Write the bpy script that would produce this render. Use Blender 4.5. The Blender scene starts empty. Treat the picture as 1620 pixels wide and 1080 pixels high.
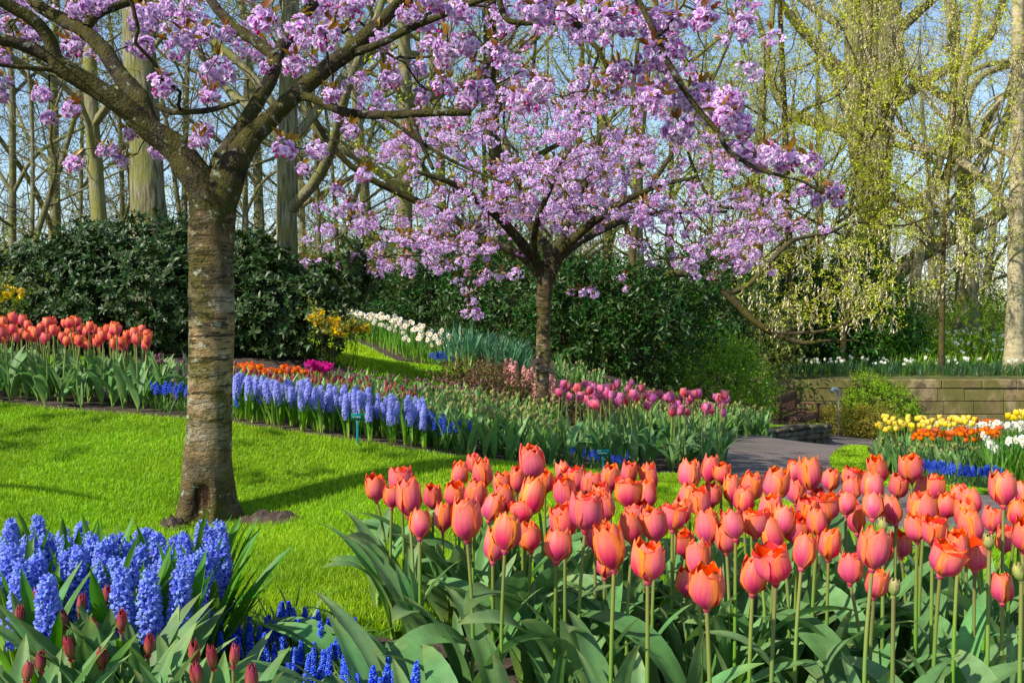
import bpy, math, random
import numpy as np
from mathutils import Vector, Matrix

# ------------------------------------------------------------------ camera, sky, sun, exposure
SC = bpy.context.scene
COL = SC.collection
CAM = np.array((0.0, 0.0, 1.15))
F = 1575.0
PITCH = math.atan(50 / F)
cd = bpy.data.cameras.new('camera'); cam = bpy.data.objects.new('camera', cd); COL.objects.link(cam)
cd.lens = 35; cd.sensor_width = 36; cd.clip_start = 0.05; cd.clip_end = 2000
cam.location = CAM; cam.rotation_euler = (math.pi / 2 - PITCH, 0, 0)
SC.camera = cam
SUN_EL = math.radians(39)
SUN_AZ = math.atan2(-0.80, -0.60)
w = bpy.data.worlds.new('World'); SC.world = w; w.use_nodes = True
nt = w.node_tree; bg = nt.nodes['Background']
sky = nt.nodes.new('ShaderNodeTexSky'); sky.sky_type = 'NISHITA'; sky.sun_disc = False
sky.sun_elevation = SUN_EL; sky.sun_rotation = SUN_AZ; sky.air_density = 1.0; sky.dust_density = 0.3; sky.ozone_density = 2.5
nt.links.new(sky.outputs[0], bg.inputs[0]); bg.inputs[1].default_value = 0.13
ld = bpy.data.lights.new('sun', 'SUN'); sun = bpy.data.objects.new('sun', ld); COL.objects.link(sun)
ld.energy = 4.9; ld.angle = math.radians(0.5); ld.color = (1.0, 0.93, 0.80)
sdir = Vector((math.sin(SUN_AZ) * math.cos(SUN_EL), math.cos(SUN_AZ) * math.cos(SUN_EL), math.sin(SUN_EL)))
sun.rotation_euler = sdir.to_track_quat('Z', 'Y').to_euler()
SC.view_settings.view_transform = 'Standard'; SC.view_settings.look = 'None'
SC.view_settings.exposure = 0.6; SC.view_settings.gamma = 1.0
SC.cycles.max_bounces = 6; SC.cycles.transparent_max_bounces = 4; SC.cycles.transmission_bounces = 4
SC.cycles.use_denoising = True

# ------------------------------------------------------------------ helpers
PI = math.pi
RNG = np.random.default_rng(7)
def pix(px, py, d):
    xr = (px - 810) / F; yr = -(py - 540) / F
    cp, sp = math.cos(PITCH), math.sin(PITCH)
    return CAM + d * np.array((xr, cp + yr * sp, -sp + yr * cp))
def gx(px, d): return ((px - 810) / F * d, d)
def nrm(a): return a / np.maximum(np.linalg.norm(a, axis=-1, keepdims=True), 1e-9)

class G:
    """collects quads with a per-vertex vector attribute p = (across, along, random)"""
    def __init__(s): s.V = []; s.Q = []; s.P = []; s.M = []; s.n = 0
    def add(s, V, Q, P=None, mi=0):
        V = np.asarray(V, float).reshape(-1, 3); Q = np.asarray(Q, np.int64).reshape(-1, 4)
        if P is None: P = np.zeros((len(V), 3))
        s.V.append(V); s.Q.append(Q + s.n); s.P.append(np.asarray(P, float).reshape(-1, 3))
        s.M.append(np.full(len(Q), mi) if np.isscalar(mi) else np.asarray(mi)); s.n += len(V); return s
    def arr(s):
        if not s.V: return np.zeros((0, 3)), np.zeros((0, 4), np.int64), np.zeros((0, 3)), np.zeros(0, int)
        return np.concatenate(s.V), np.concatenate(s.Q), np.concatenate(s.P), np.concatenate(s.M)
    def inst(s, T, M, rnd=None, mi=None):
        V, Q, P, MI = T.arr() if isinstance(T, G) else T
        k, n = len(M), len(V)
        if k == 0: return s
        W = np.einsum('kij,nj->kni', M[:, :3, :3], V) + M[:, None, :3, 3]
        PP = np.broadcast_to(P, (k, n, 3)).copy()
        if rnd is not None: PP[:, :, 2] = (PP[:, :, 2] * .5 + np.asarray(rnd)[:, None]) % 1.0
        QQ = Q[None] + (np.arange(k) * n)[:, None, None]
        s.add(W.reshape(-1, 3), QQ.reshape(-1, 4), PP.reshape(-1, 3), np.tile(MI if mi is None else np.full(len(Q), mi), k)); return s
    def mesh(s, name, mats, smooth=True):
        V, Q, P, MI = s.arr()
        me = bpy.data.meshes.new(name)
        me.vertices.add(len(V)); me.vertices.foreach_set('co', V.astype(np.float32).ravel())
        me.loops.add(Q.size); me.loops.foreach_set('vertex_index', Q.astype(np.int32).ravel())
        me.polygons.add(len(Q)); me.polygons.foreach_set('loop_start', (np.arange(len(Q)) * 4).astype(np.int32))
        me.polygons.foreach_set('material_index', MI.astype(np.int32))
        me.polygons.foreach_set('use_smooth', np.full(len(Q), smooth))
        a = me.attributes.new('p', 'FLOAT_VECTOR', 'POINT'); a.data.foreach_set('vector', P.astype(np.float32).ravel())
        for m in (mats if isinstance(mats, (list, tuple)) else [mats]): me.materials.append(m)
        me.update(calc_edges=True); return me

def frames(loc, zd, spin, sc):
    loc = np.asarray(loc, float).reshape(-1, 3); k = len(loc)
    z = nrm(np.broadcast_to(np.asarray(zd, float), (k, 3)))
    a = np.where(np.abs(z[:, 2:3]) < .97, np.array([[0, 0, 1.]]), np.array([[1., 0, 0]]))
    x = nrm(np.cross(a, z)); y = np.cross(z, x)
    c, s_ = np.cos(spin), np.sin(spin); c = np.broadcast_to(c, k)[:, None]; s_ = np.broadcast_to(s_, k)[:, None]
    X = c * x + s_ * y; Y = -s_ * x + c * y
    sc = np.asarray(sc, float)
    sc = np.broadcast_to(sc[:, None] if sc.ndim == 1 else sc, (k, 3))
    M = np.zeros((k, 4, 4)); M[:, :3, 0] = X * sc[:, 0:1]; M[:, :3, 1] = Y * sc[:, 1:2]; M[:, :3, 2] = z * sc[:, 2:3]
    M[:, :3, 3] = loc; M[:, 3, 3] = 1; return M
def rnd_dirs(n, rng, up=0.0):
    d = nrm(rng.normal(size=(n, 3))); d[:, 2] += up; return nrm(d)
def grid_q(nu, nv):
    i, j = np.meshgrid(np.arange(nu), np.arange(nv), indexing='ij'); a = (j * (nu + 1) + i).ravel()
    return np.stack([a, a + 1, a + nu + 2, a + nu + 1], 1)

def put(name, me, parent=None, loc=(0, 0, 0), rz=0.0, sc=1.0, tilt=(0, 0), label=None, cat=None, group=None, kind=None):
    o = bpy.data.objects.new(name, me); COL.objects.link(o)
    o.location = tuple(float(x) for x in loc); o.rotation_euler = (float(tilt[0]), float(tilt[1]), float(rz))
    o.scale = (sc, sc, sc) if np.isscalar(sc) else tuple(float(x) for x in sc)
    if parent is not None: o.parent = parent
    for k, v in (('label', label), ('category', cat), ('group', group), ('kind', kind)):
        if v: o[k] = v
    return o

def resample(P, n):
    """Catmull-Rom through P, n points evenly spaced"""
    P = np.asarray(P, float); m = len(P)
    E = np.vstack([2 * P[0] - P[1], P, 2 * P[-1] - P[-2]]); out = []
    for i in range(m - 1):
        p0, p1, p2, p3 = E[i:i + 4]
        for t in np.linspace(0, 1, 12, endpoint=False):
            out.append(.5 * (2 * p1 + (p2 - p0) * t + (2 * p0 - 5 * p1 + 4 * p2 - p3) * t * t + (3 * p1 - p0 - 3 * p2 + p3) * t ** 3))
    out.append(P[-1]); out = np.array(out)
    L = np.r_[0, np.cumsum(np.linalg.norm(np.diff(out[:, :3], axis=0), axis=1))]
    s = np.linspace(0, L[-1], n)
    return np.stack([np.interp(s, L, out[:, k]) for k in range(out.shape[1])], 1)

def sweep(g, P, R, sides=6, rnd=0.0, lump=0.0, mi=0, cap=True, seed=0.0):
    P = np.asarray(P, float); R = np.asarray(R, float); n = len(P)
    if n < 2: return
    T = np.zeros_like(P); T[1:-1] = P[2:] - P[:-2]; T[0] = P[1] - P[0]; T[-1] = P[-1] - P[-2]; T = nrm(T)
    a = np.array((0, 0, 1.)) if abs(T[0, 2]) < .9 else np.array((0, 1., 0))
    u = np.cross(a, T[0]); u /= np.linalg.norm(u); U = [u]
    for i in range(1, n):
        u = U[-1] - T[i] * np.dot(U[-1], T[i]); l = np.linalg.norm(u)
        U.append(u / l if l > 1e-6 else U[-1])
    U = np.array(U); W = np.cross(T, U)
    S = np.r_[0, np.cumsum(np.linalg.norm(np.diff(P, axis=0), axis=1))]
    if cap:
        P = np.vstack([P, P[-1] + T[-1] * R[-1] * .3]); R = np.r_[R, R[-1] * .1]; U = np.vstack([U, U[-1:]]); W = np.vstack([W, W[-1:]]); S = np.r_[S, S[-1] + .01]; n += 1
    th = np.arange(sides) / sides * 2 * PI
    rr = np.broadcast_to(R[:, None], (n, sides)).copy()
    if lump:
        s2 = S[:, None] / max(R.max(), 1e-4); t2 = th[None]
        rr *= 1 + lump * (np.sin(2 * t2 + s2 * 1.1 + seed) * .5 + np.sin(3 * t2 - s2 * 1.9 + 2 * seed) * .4 + np.sin(5 * t2 + s2 * 3.1 + seed * 3) * .25 + np.sin(s2 * 2.3 + seed) * .5 * np.sin(t2 + seed))
    V = P[:, None] + rr[..., None] * (np.cos(th)[None, :, None] * U[:, None] + np.sin(th)[None, :, None] * W[:, None])
    Q = []
    i = np.arange(n - 1)[:, None] * sides; j = np.arange(sides)[None]; j2 = (j + 1) % sides
    Q = np.stack([i + j, i + j2, i + sides + j2, i + sides + j], -1).reshape(-1, 4)
    Pa = np.stack(np.broadcast_arrays(th[None] / (2 * PI), S[:, None], np.array(rnd)), -1)
    g.add(V.reshape(-1, 3), Q, Pa.reshape(-1, 3), mi)

def lathe(g, prof, sides=8, mi=0, rnd=0.0, M=None):
    pr = np.asarray(prof, float); n = len(pr); th = np.arange(sides) / sides * 2 * PI
    V = np.stack([pr[:, None, 0] * np.cos(th), pr[:, None, 0] * np.sin(th), np.broadcast_to(pr[:, None, 1], (n, sides))], -1)
    i = np.arange(n - 1)[:, None] * sides; j = np.arange(sides)[None]; j2 = (j + 1) % sides
    Q = np.stack([i + j, i + j2, i + sides + j2, i + sides + j], -1).reshape(-1, 4)
    V = V.reshape(-1, 3)
    if M is not None: V = V @ M[:3, :3].T + M[:3, 3]
    Pa = np.stack([np.full(n * sides, .5), np.repeat(np.linspace(0, 1, n), sides), np.full(n * sides, rnd)], 1)
    g.add(V, Q, Pa, mi)

def box(g, c, s, mi=0, rnd=0.0, R=None, bev=0.0):
    """box with (optionally) chamfered vertical-face edges"""
    s = np.asarray(s, float) / 2
    b = min(bev, s.min() * .8)
    if b <= 0:
        V = np.array([(x, y, z) for z in (-1, 1) for y in (-1, 1) for x in (-1, 1)], float) * s
        Q = [(0, 2, 3, 1), (4, 5, 7, 6), (0, 1, 5, 4), (2, 6, 7, 3), (0, 4, 6, 2), (1, 3, 7, 5)]
    else:
        V = []; Q = []
        def ringz(z, ins):
            x, y = s[0] - ins, s[1] - ins; k = len(V)
            c_ = b if ins == 0 else b * .6
            for p in ((-x + c_, -y), (x - c_, -y), (x, -y + c_), (x, y - c_), (x - c_, y), (-x + c_, y), (-x, y - c_), (-x, -y + c_)): V.append((p[0], p[1], z))
            return k
        ks = [ringz(-s[2], b), ringz(-s[2] + b, 0), ringz(s[2] - b, 0), ringz(s[2], b)]
        for a_, b_ in zip(ks, ks[1:]):
            for j in range(8): Q.append((a_ + j, a_ + (j + 1) % 8, b_ + (j + 1) % 8, b_ + j))
        for k, f in ((ks[3], 1), (ks[0], 0)):
            for q in ((0, 1, 2, 7), (7, 2, 3, 6), (6, 3, 4, 5)): Q.append(tuple(k + i for i in (q if f else q[::-1])))
        V = np.array(V)
    if R is not None: V = V @ np.asarray(R).T
    g.add(V + np.asarray(c, float), Q, np.tile((0, 0, rnd), (len(V), 1)), mi)

# ------------------------------------------------------------------ node materials
def NN(nt, t, ins=None, **kw):
    n = nt.nodes.new('ShaderNode' + t)
    for k, v in kw.items(): setattr(n, k, v)
    for k, v in (ins or {}).items():
        s = n.inputs[k]
        if isinstance(v, bpy.types.NodeSocket): nt.links.new(v, s)
        else: s.default_value = v
    return n
def c4(c): return (c[0], c[1], c[2], 1.0)
def ramp(nt, fac, stops, interp='LINEAR'):
    n = NN(nt, 'ValToRGB', {0: fac}); e = n.color_ramp; e.interpolation = interp
    while len(e.elements) < len(stops): e.elements.new(.5)
    for el, (p, c) in zip(e.elements, stops): el.position = p; el.color = c4(c) if not np.isscalar(c) else (c, c, c, 1)
    return n.outputs[0]
def mathn(nt, op, a, b=0.0, clamp=False):
    n = NN(nt, 'Math', {0: a, 1: b}, operation=op); n.use_clamp = clamp; return n.outputs[0]
def mixc(nt, f, a, b, bt='MIX'):
    n = nt.nodes.new('ShaderNodeMix'); n.data_type = 'RGBA'; n.blend_type = bt
    for s, v in ((n.inputs[0], f), (n.inputs[6], a), (n.inputs[7], b)):
        if isinstance(v, bpy.types.NodeSocket): nt.links.new(v, s)
        else: s.default_value = v if np.isscalar(v) else c4(v)
    return n.outputs[2]
def newmat(name):
    m = bpy.data.materials.new(name); m.use_nodes = True; nt = m.node_tree; nt.nodes.clear()
    out = nt.nodes.new('ShaderNodeOutputMaterial'); return m, nt, out
def attr(nt):
    a = NN(nt, 'Attribute', attribute_name='p'); s = NN(nt, 'SeparateXYZ', {0: a.outputs['Vector']})
    return s.outputs[0], s.outputs[1], s.outputs[2]
def finish(nt, out, col, rough=.5, transl=0.0, bump=None, bumps=.3, spec=.4, tcol=None, bdist=.01):
    ins = {'Base Color': col, 'Roughness': rough, 'Specular IOR Level': spec}
    b = NN(nt, 'BsdfPrincipled', ins)
    if bump is not None:
        bn = NN(nt, 'Bump', {'Height': bump, 'Strength': bumps, 'Distance': bdist}); nt.links.new(bn.outputs[0], b.inputs['Normal'])
    sh = b.outputs[0]
    if transl > 0:
        t = NN(nt, 'BsdfTranslucent', {0: tcol if tcol is not None else col}); sh = NN(nt, 'MixShader', {0: transl, 1: sh, 2: t.outputs[0]}).outputs[0]
    nt.links.new(sh, out.inputs[0])
def vary(nt, col, rnd, hue=.03, val=.35, sat=.15, objr=True):
    r = rnd
    if objr:
        oi = NN(nt, 'ObjectInfo'); r = mathn(nt, 'FRACT', mathn(nt, 'ADD', rnd, oi.outputs['Random']))
    r2 = mathn(nt, 'FRACT', mathn(nt, 'MULTIPLY', r, 7.31))
    h = mathn(nt, 'MULTIPLY_ADD', r, hue); nt.nodes[-1].inputs[2].default_value = .5 - hue / 2
    v = mathn(nt, 'MULTIPLY_ADD', r2, val); nt.nodes[-1].inputs[2].default_value = 1 - val / 2
    s = mathn(nt, 'MULTIPLY_ADD', r, sat); nt.nodes[-1].inputs[2].default_value = 1 - sat / 2
    return NN(nt, 'HueSaturation', {'Hue': h, 'Saturation': s, 'Value': v, 'Color': col}).outputs[0]
def tex(nt, scale, detail=4, vec=None, rough=.55, dist=0.0):
    ins = {'Scale': scale, 'Detail': detail, 'Roughness': rough, 'Distortion': dist}
    if vec is not None: ins['Vector'] = vec
    return NN(nt, 'TexNoise', ins).outputs[0]
def objvec(nt, sc=(1, 1, 1)):
    tc = NN(nt, 'TexCoord'); return NN(nt, 'Mapping', {0: tc.outputs['Object'], 'Scale': sc}).outputs[0]
def leaf_mat(name, stops, rough=.45, transl=.3, hue=.03, val=.4, vein=True, spec=.4, objr=True):
    m, nt, out = newmat(name); u, t, r = attr(nt)
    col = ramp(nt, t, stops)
    if vein:
        s = mathn(nt, 'SINE', mathn(nt, 'MULTIPLY', u, 70.0)); s = mathn(nt, 'MULTIPLY_ADD', s, .07); nt.nodes[-1].inputs[2].default_value = .95
        s = mathn(nt, 'MULTIPLY', s, ramp(nt, tex(nt, 22, 4, objvec(nt), .65), [(.3, .72), (.7, 1.15)]))
        col = NN(nt, 'HueSaturation', {'Value': s, 'Color': col}).outputs[0]
    if name == 'grass_blade':
        tone = ramp(nt, tex(nt, 1.3, 5, objvec(nt), .65), [(.32, .68), (.68, 1.22)])
        col = NN(nt, 'HueSaturation', {'Value': tone, 'Hue': ramp(nt, tex(nt, .8, 3, objvec(nt)), [(.3, .485), (.7, .515)]), 'Color': col}).outputs[0]
    col = vary(nt, col, r, hue, val, objr=objr)
    tc = NN(nt, 'HueSaturation', {'Hue': .49, 'Saturation': 1.15, 'Value': 1.25, 'Color': col}).outputs[0]
    finish(nt, out, col, rough, transl, spec=spec, tcol=tc); return m

MAT = {}
def petal_mats():
    def tul(name, c0, c1, c2, c3, edge, back, hue=.02):
        m, nt, out = newmat(name); u, t, r = attr(nt)
        au = mathn(nt, 'ABSOLUTE', mathn(nt, 'MULTIPLY_ADD', u, 2.0)); nt.nodes[-2].inputs[2].default_value = -1
        cen = ramp(nt, t, [(0, c0), (.3, c1), (.68, c2), (.97, c3)])
        oi = NN(nt, 'ObjectInfo')
        nz = NN(nt, 'TexNoise', {'Vector': NN(nt, 'CombineXYZ', {0: mathn(nt, 'MULTIPLY', u, 14.0), 1: mathn(nt, 'MULTIPLY', t, 1.6), 2: mathn(nt, 'MULTIPLY', mathn(nt, 'ADD', oi.outputs['Random'], r), 37.0)}).outputs[0], 'Scale': 1.0, 'Detail': 3.0})
        ef = mathn(nt, 'ADD', au, mathn(nt, 'MULTIPLY_ADD', nz.outputs[0], .5)); nt.nodes[-2].inputs[2].default_value = -.25
        ef = ramp(nt, ef, [(.44, 0.0), (.82, .95)])
        col = mixc(nt, ef, cen, edge)
        rim = ramp(nt, mathn(nt, 'ADD', mathn(nt, 'POWER', au, 6.0), mathn(nt, 'POWER', t, 14.0)), [(.7, 0.0), (1.1, .8)])
        col = mixc(nt, rim, col, back)
        pk = ramp(nt, oi.outputs['Random'], [(0, 0.0), (.4, .06), (.7, .28), (1, .75)])
        col = mixc(nt, mathn(nt, 'MULTIPLY', pk, mathn(nt, 'SUBTRACT', 1.12, mathn(nt, 'MULTIPLY', t, .85))), col, c1)
        st = mathn(nt, 'MULTIPLY_ADD', nz.outputs[0], .8); nt.nodes[-1].inputs[2].default_value = .62
        col = NN(nt, 'HueSaturation', {'Value': st, 'Color': col}).outputs[0]
        geo = NN(nt, 'NewGeometry')
        col = mixc(nt, geo.outputs['Backfacing'], col, back)
        col = vary(nt, col, r, hue, .2, .1)
        finish(nt, out, col, .46, .4, spec=.28); return m
    MAT['coral'] = tul('coral_petal', (.58, .04, .20), (.74, .06, .19), (.88, .23, .17), (.91, .22, .06), (.95, .30, .045), (.80, .035, .002))
    MAT['pinktulip'] = tul('pink_petal', (.72, .30, .30), (.66, .07, .26), (.74, .14, .32), (.82, .30, .40), (.80, .24, .34), (.62, .05, .18), .10)
    MAT['orange'] = tul('orange_petal', (.85, .30, .03), (.88, .20, .01), (.90, .22, .01), (.90, .32, .02), (.92, .30, .01), (.80, .10, .0))
    MAT['yellow'] = tul('yellow_petal', (.85, .68, .06), (.90, .66, .02), (.92, .70, .03), (.92, .78, .25), (.92, .74, .10), (.85, .60, .02), .01)
    MAT['magenta'] = tul('magenta_petal', (.60, .02, .25), (.65, .01, .28), (.68, .01, .30), (.7, .03, .35), (.7, .02, .3), (.55, .0, .2))
    MAT['redbud'] = tul('red_bud_petal', (.42, .36, .05), (.46, .16, .08), (.42, .035, .07), (.30, .03, .05), (.30, .05, .07), (.30, .02, .04))
    MAT['greenbud'] = leaf_mat('green_bud', [(0, (.20, .30, .06)), (.6, (.36, .36, .10)), (1, (.46, .36, .12))], .5, .2)
    MAT['purplebud'] = leaf_mat('purple_bud', [(0, (.14, .22, .08)), (.5, (.22, .08, .14)), (1, (.24, .04, .14))], .5, .2)
    def pet(name, stops, edge=None, tr=.3, hue=.03, val=.25, sat=.2):
        m, nt, out = newmat(name); u, t, r = attr(nt); col = ramp(nt, t, stops)
        if edge is not None:
            au = mathn(nt, 'ABSOLUTE', mathn(nt, 'MULTIPLY_ADD', u, 2.0)); nt.nodes[-2].inputs[2].default_value = -1
            col = mixc(nt, mathn(nt, 'POWER', au, 1.5), col, edge)
        col = vary(nt, col, r, hue, val, sat); finish(nt, out, col, .5, tr, spec=.3); return m
    MAT['hyacinth'] = pet('hyacinth_petal', [(0, (.05, .10, .58)), (.5, (.10, .19, .74)), (1, (.23, .35, .86))], (.34, .42, .88), .3)
    MAT['palehyacinth'] = pet('pale_hyacinth_petal', [(0, (.12, .16, .64)), (.5, (.24, .29, .80)), (1, (.42, .45, .88))], (.50, .53, .90), .3)
    MAT['pinkhyacinth'] = pet('pink_hyacinth_petal', [(0, (.7, .2, .2)), (.5, (.78, .34, .30)), (1, (.85, .5, .45))], (.85, .5, .45), .25)
    MAT['muscari'] = pet('muscari_bell', [(0, (.025, .055, .50)), (.5, (.035, .09, .66)), (1, (.07, .19, .80))], None, .12)
    MAT['daffodil'] = pet('daffodil_petal', [(0, (.80, .78, .55)), (.4, (.84, .84, .74)), (1, (.86, .86, .80))], None, .3, .0, .1, .05)
    MAT['cup'] = pet('daffodil_cup', [(0, (.85, .55, .05)), (1, (.88, .48, .04))], None, .3, .02)
    MAT['whitecup'] = pet('daffodil_pale_cup', [(0, (.82, .76, .35)), (1, (.85, .80, .55))], None, .3, .02)
    MAT['blossom'] = pet('blossom_petal', [(0, (.58, .14, .54)), (.4, (.68, .37, .75)), (1, (.86, .71, .92))], None, .4, .035, .2, .7)
    MAT['blossombud'] = pet('blossom_bud', [(0, (.60, .04, .28)), (1, (.72, .08, .42))], None, .25)
    MAT['bronze'] = leaf_mat('bronze_leaf', [(0, (.22, .12, .02)), (.6, (.30, .14, .02)), (1, (.34, .20, .03))], .4, .4, .06)
    MAT['yellowflower'] = pet('yellow_flower', [(0, (.88, .58, .01)), (1, (.92, .72, .03))], None, .3)
petal_mats()
MAT['tulipleaf'] = leaf_mat('tulip_leaf', [(0, (.28, .42, .08)), (.25, (.165, .33, .095)), (.8, (.155, .325, .115)), (1, (.22, .31, .09))], .52, .34, .035, .45, spec=.25)
MAT['tulipstem'] = leaf_mat('tulip_stem', [(0, (.13, .28, .03)), (.6, (.15, .26, .04)), (1, (.21, .19, .05))], .45, .1, .03, .3, False)
MAT['youngleaf'] = leaf_mat('young_tulip_leaf', [(0, (.12, .24, .04)), (.4, (.14, .29, .075)), (1, (.22, .38, .11))], .45, .3, .03, .4)
MAT['darkstrap'] = leaf_mat('dark_strap_leaf', [(0, (.06, .14, .04)), (1, (.045, .13, .055))], .45, .25, .03, .5)
MAT['strap'] = leaf_mat('strap_leaf', [(0, (.34, .46, .05)), (.3, (.14, .34, .02)), (1, (.06, .19, .02))], .48, .3, .03, .3, spec=.28)
MAT['bluestrap'] = leaf_mat('blue_green_strap_leaf', [(0, (.46, .56, .04)), (.3, (.24, .42, .05)), (.5, (.10, .27, .11)), (1, (.10, .26, .13))], .45, .3, .03, .35)
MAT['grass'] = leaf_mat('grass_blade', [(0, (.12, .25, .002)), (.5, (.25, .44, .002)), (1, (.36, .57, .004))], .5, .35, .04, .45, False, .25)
MAT['muscarileaf'] = leaf_mat('muscari_leaf', [(0, (.10, .22, .03)), (1, (.12, .27, .045))], .45, .3, .03, .4, False)
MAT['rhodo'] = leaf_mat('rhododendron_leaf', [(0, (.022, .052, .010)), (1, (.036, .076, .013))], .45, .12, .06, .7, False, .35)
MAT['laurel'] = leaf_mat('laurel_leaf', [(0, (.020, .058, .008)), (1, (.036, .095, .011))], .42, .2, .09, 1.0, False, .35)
MAT['litlaurel'] = leaf_mat('lit_evergreen_leaf', [(0, (.05, .14, .012)), (1, (.09, .22, .018))], .42, .25, .06, .8, False, .35)  # brighter laurel leaf, its sunlit look put into the colour
MAT['brightshrub'] = leaf_mat('bright_shrub_leaf', [(0, (.15, .30, .014)), (1, (.22, .40, .02))], .45, .35, .05, .5, False)
MAT['limeleaf'] = leaf_mat('lime_creeper_leaf', [(0, (.22, .38, .015)), (1, (.30, .48, .02))], .45, .4, .04, .4, False)
MAT['springleaf'] = leaf_mat('spring_leaf', [(0, (.46, .52, .04)), (1, (.60, .62, .05))], .5, .45, .06, .5, False)
MAT['oliveleaf'] = leaf_mat('olive_leaf', [(0, (.14, .18, .03)), (1, (.19, .23, .04))], .5, .35, .06, .5, False)
MAT['tassel'] = leaf_mat('seed_tassel', [(0, (.64, .56, .34)), (1, (.78, .68, .46))], .6, .35, .03, .3, False)
MAT['brownleaf'] = leaf_mat('brown_shrub_leaf', [(0, (.10, .055, .02)), (1, (.15, .085, .03))], .5, .2, .08, .5, False)
MAT['goldleaf'] = leaf_mat('golden_leaf', [(0, (.22, .20, .02)), (1, (.32, .26, .03))], .5, .3, .06, .5, False)

def bark(name, light, dark, moss, mossamt, hs=(1, 1, 6), sc=9, bands=0.0, lich=None):
    m, nt, out = newmat(name); v = objvec(nt, hs)
    n1 = tex(nt, sc, 5, v); n2 = tex(nt, sc * .35, 4, objvec(nt)); n3 = tex(nt, sc * 5, 3, v)
    col = mixc(nt, ramp(nt, n1, [(.38, 0.0), (.62, 1.0)]), dark, light)
    h = mathn(nt, 'ADD', n1, mathn(nt, 'MULTIPLY', n3, .5))
    if bands:
        b1 = tex(nt, 3.5, 5, objvec(nt, (2.2, 2.2, 14)), .6, .3)
        lf = ramp(nt, b1, [(.55, 0.0), (.60, 1.0)])
        _, s_, _ = attr(nt)
        lf = mathn(nt, 'MULTIPLY', lf, ramp(nt, s_, [(.35, .15), (.55, 1.0)]))
        col = mixc(nt, lf, col, (.06, .042, .026)); h = mathn(nt, 'SUBTRACT', h, mathn(nt, 'MULTIPLY', lf, -.6))
        b2 = tex(nt, 1.6, 3, objvec(nt, (1.2, 1.2, 5)), .5, .2)
        col = mixc(nt, ramp(nt, b2, [(.5, 0.0), (.62, bands)]), col, (.42, .36, .27))
        fine = ramp(nt, tex(nt, 6, 5, objvec(nt, (1.5, 1.5, 26)), .65, .25), [(.56, 0.0), (.64, .8)])
        col = mixc(nt, fine, col, (.10, .072, .045))
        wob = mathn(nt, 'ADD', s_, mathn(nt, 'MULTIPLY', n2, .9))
        dk = ramp(nt, mathn(nt, 'MULTIPLY', wob, .4), [(.26, .95), (.40, .2), (.55, .08), (.66, .9)])  # dark brown base and mossy top, with crown shade painted into the top
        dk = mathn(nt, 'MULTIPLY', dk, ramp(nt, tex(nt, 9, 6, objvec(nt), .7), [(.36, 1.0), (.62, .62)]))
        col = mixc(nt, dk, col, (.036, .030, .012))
        _, _, cv = attr(nt)
        cvn = ramp(nt, mathn(nt, 'ADD', cv, mathn(nt, 'MULTIPLY', mathn(nt, 'SUBTRACT', n3, .5), .5)), [(.45, 0.0), (.55, 1.0)]) if bands > .5 and name.startswith('cherry_trunk') else 0.0
        rn = tex(nt, 14, 5, objvec(nt, (3, 3, 1)))
        col = mixc(nt, cvn, col, ramp(nt, rn, [(.35, (.014, .008, .005)), (.55, (.05, .024, .012)), (.7, (.24, .12, .06))]))
    mm = ramp(nt, n2, [(.62 - mossamt * .35, 0.0), (.72 - mossamt * .3, 1.0)])
    mm = mathn(nt, 'MULTIPLY', mm, ramp(nt, n3, [(.3, .4), (.6, 1.0)]))
    col = mixc(nt, mm, col, moss)
    if lich:
        n4 = tex(nt, sc * 1.7, 4, objvec(nt)); col = mixc(nt, ramp(nt, n4, [(.60, 0.0), (.66, .75)]), col, lich)
    finish(nt, out, col, .85, 0, bump=h, bumps=1.0, spec=.12, bdist=.03); return m
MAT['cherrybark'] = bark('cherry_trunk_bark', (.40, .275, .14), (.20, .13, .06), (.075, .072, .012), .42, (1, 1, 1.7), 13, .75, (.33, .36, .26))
MAT['cherrylimb'] = bark('cherry_limb_bark', (.065, .050, .032), (.018, .014, .009), (.055, .052, .009), .6, (1, 1, 1), 16, 0, (.19, .22, .16))
MAT['twig'] = bark('cherry_twig_bark', (.07, .05, .03), (.03, .022, .014), (.08, .08, .02), .2, (1, 1, 1), 20)
MAT['greybark'] = bark('grey_green_bark', (.27, .25, .14), (.15, .14, .075), (.20, .20, .04), .45, (3, 3, .5), 4, 0)
MAT['oakbark'] = bark('ridged_grey_bark', (.29, .265, .15), (.085, .078, .042), (.16, .165, .04), .4, (5, 5, .5), 5)
MAT['beechbark'] = bark('pale_beech_bark', (.42, .36, .22), (.28, .24, .14), (.26, .27, .10), .25, (1, 1, 2.5), 3, 0)
MAT['thinbark'] = bark('thin_tree_bark', (.22, .20, .12), (.12, .11, .065), (.16, .16, .04), .4, (1, 1, 1), 3)
MAT['farbark'] = bark('far_wood_bark', (.21, .19, .145), (.15, .135, .10), (.15, .15, .07), .3, (1, 1, 1), 2)
MAT['mossybark'] = bark('mossy_bark', (.09, .07, .034), (.04, .03, .016), (.085, .078, .015), .5, (1, 1, 1), 7)
def simple(name, stops, sc, rough=.8, bumps=.4, detail=6, v=None, spec=.2, bd=.02, transl=0):
    m, nt, out = newmat(name); n = tex(nt, sc, detail, objvec(nt, v) if v else objvec(nt)); finish(nt, out, ramp(nt, n, stops), rough, transl, bump=n, bumps=bumps, spec=spec, bdist=bd); return m
MAT['soil'] = simple('dark_soil', [(.3, (.035, .024, .016)), (.55, (.075, .055, .042)), (.75, (.14, .115, .095))], 28, .95, .9)
MAT['lawn'] = simple('lawn_turf', [(.3, (.06, .15, .002)), (.7, (.12, .28, .003))], 30, .9, .6)
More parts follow.
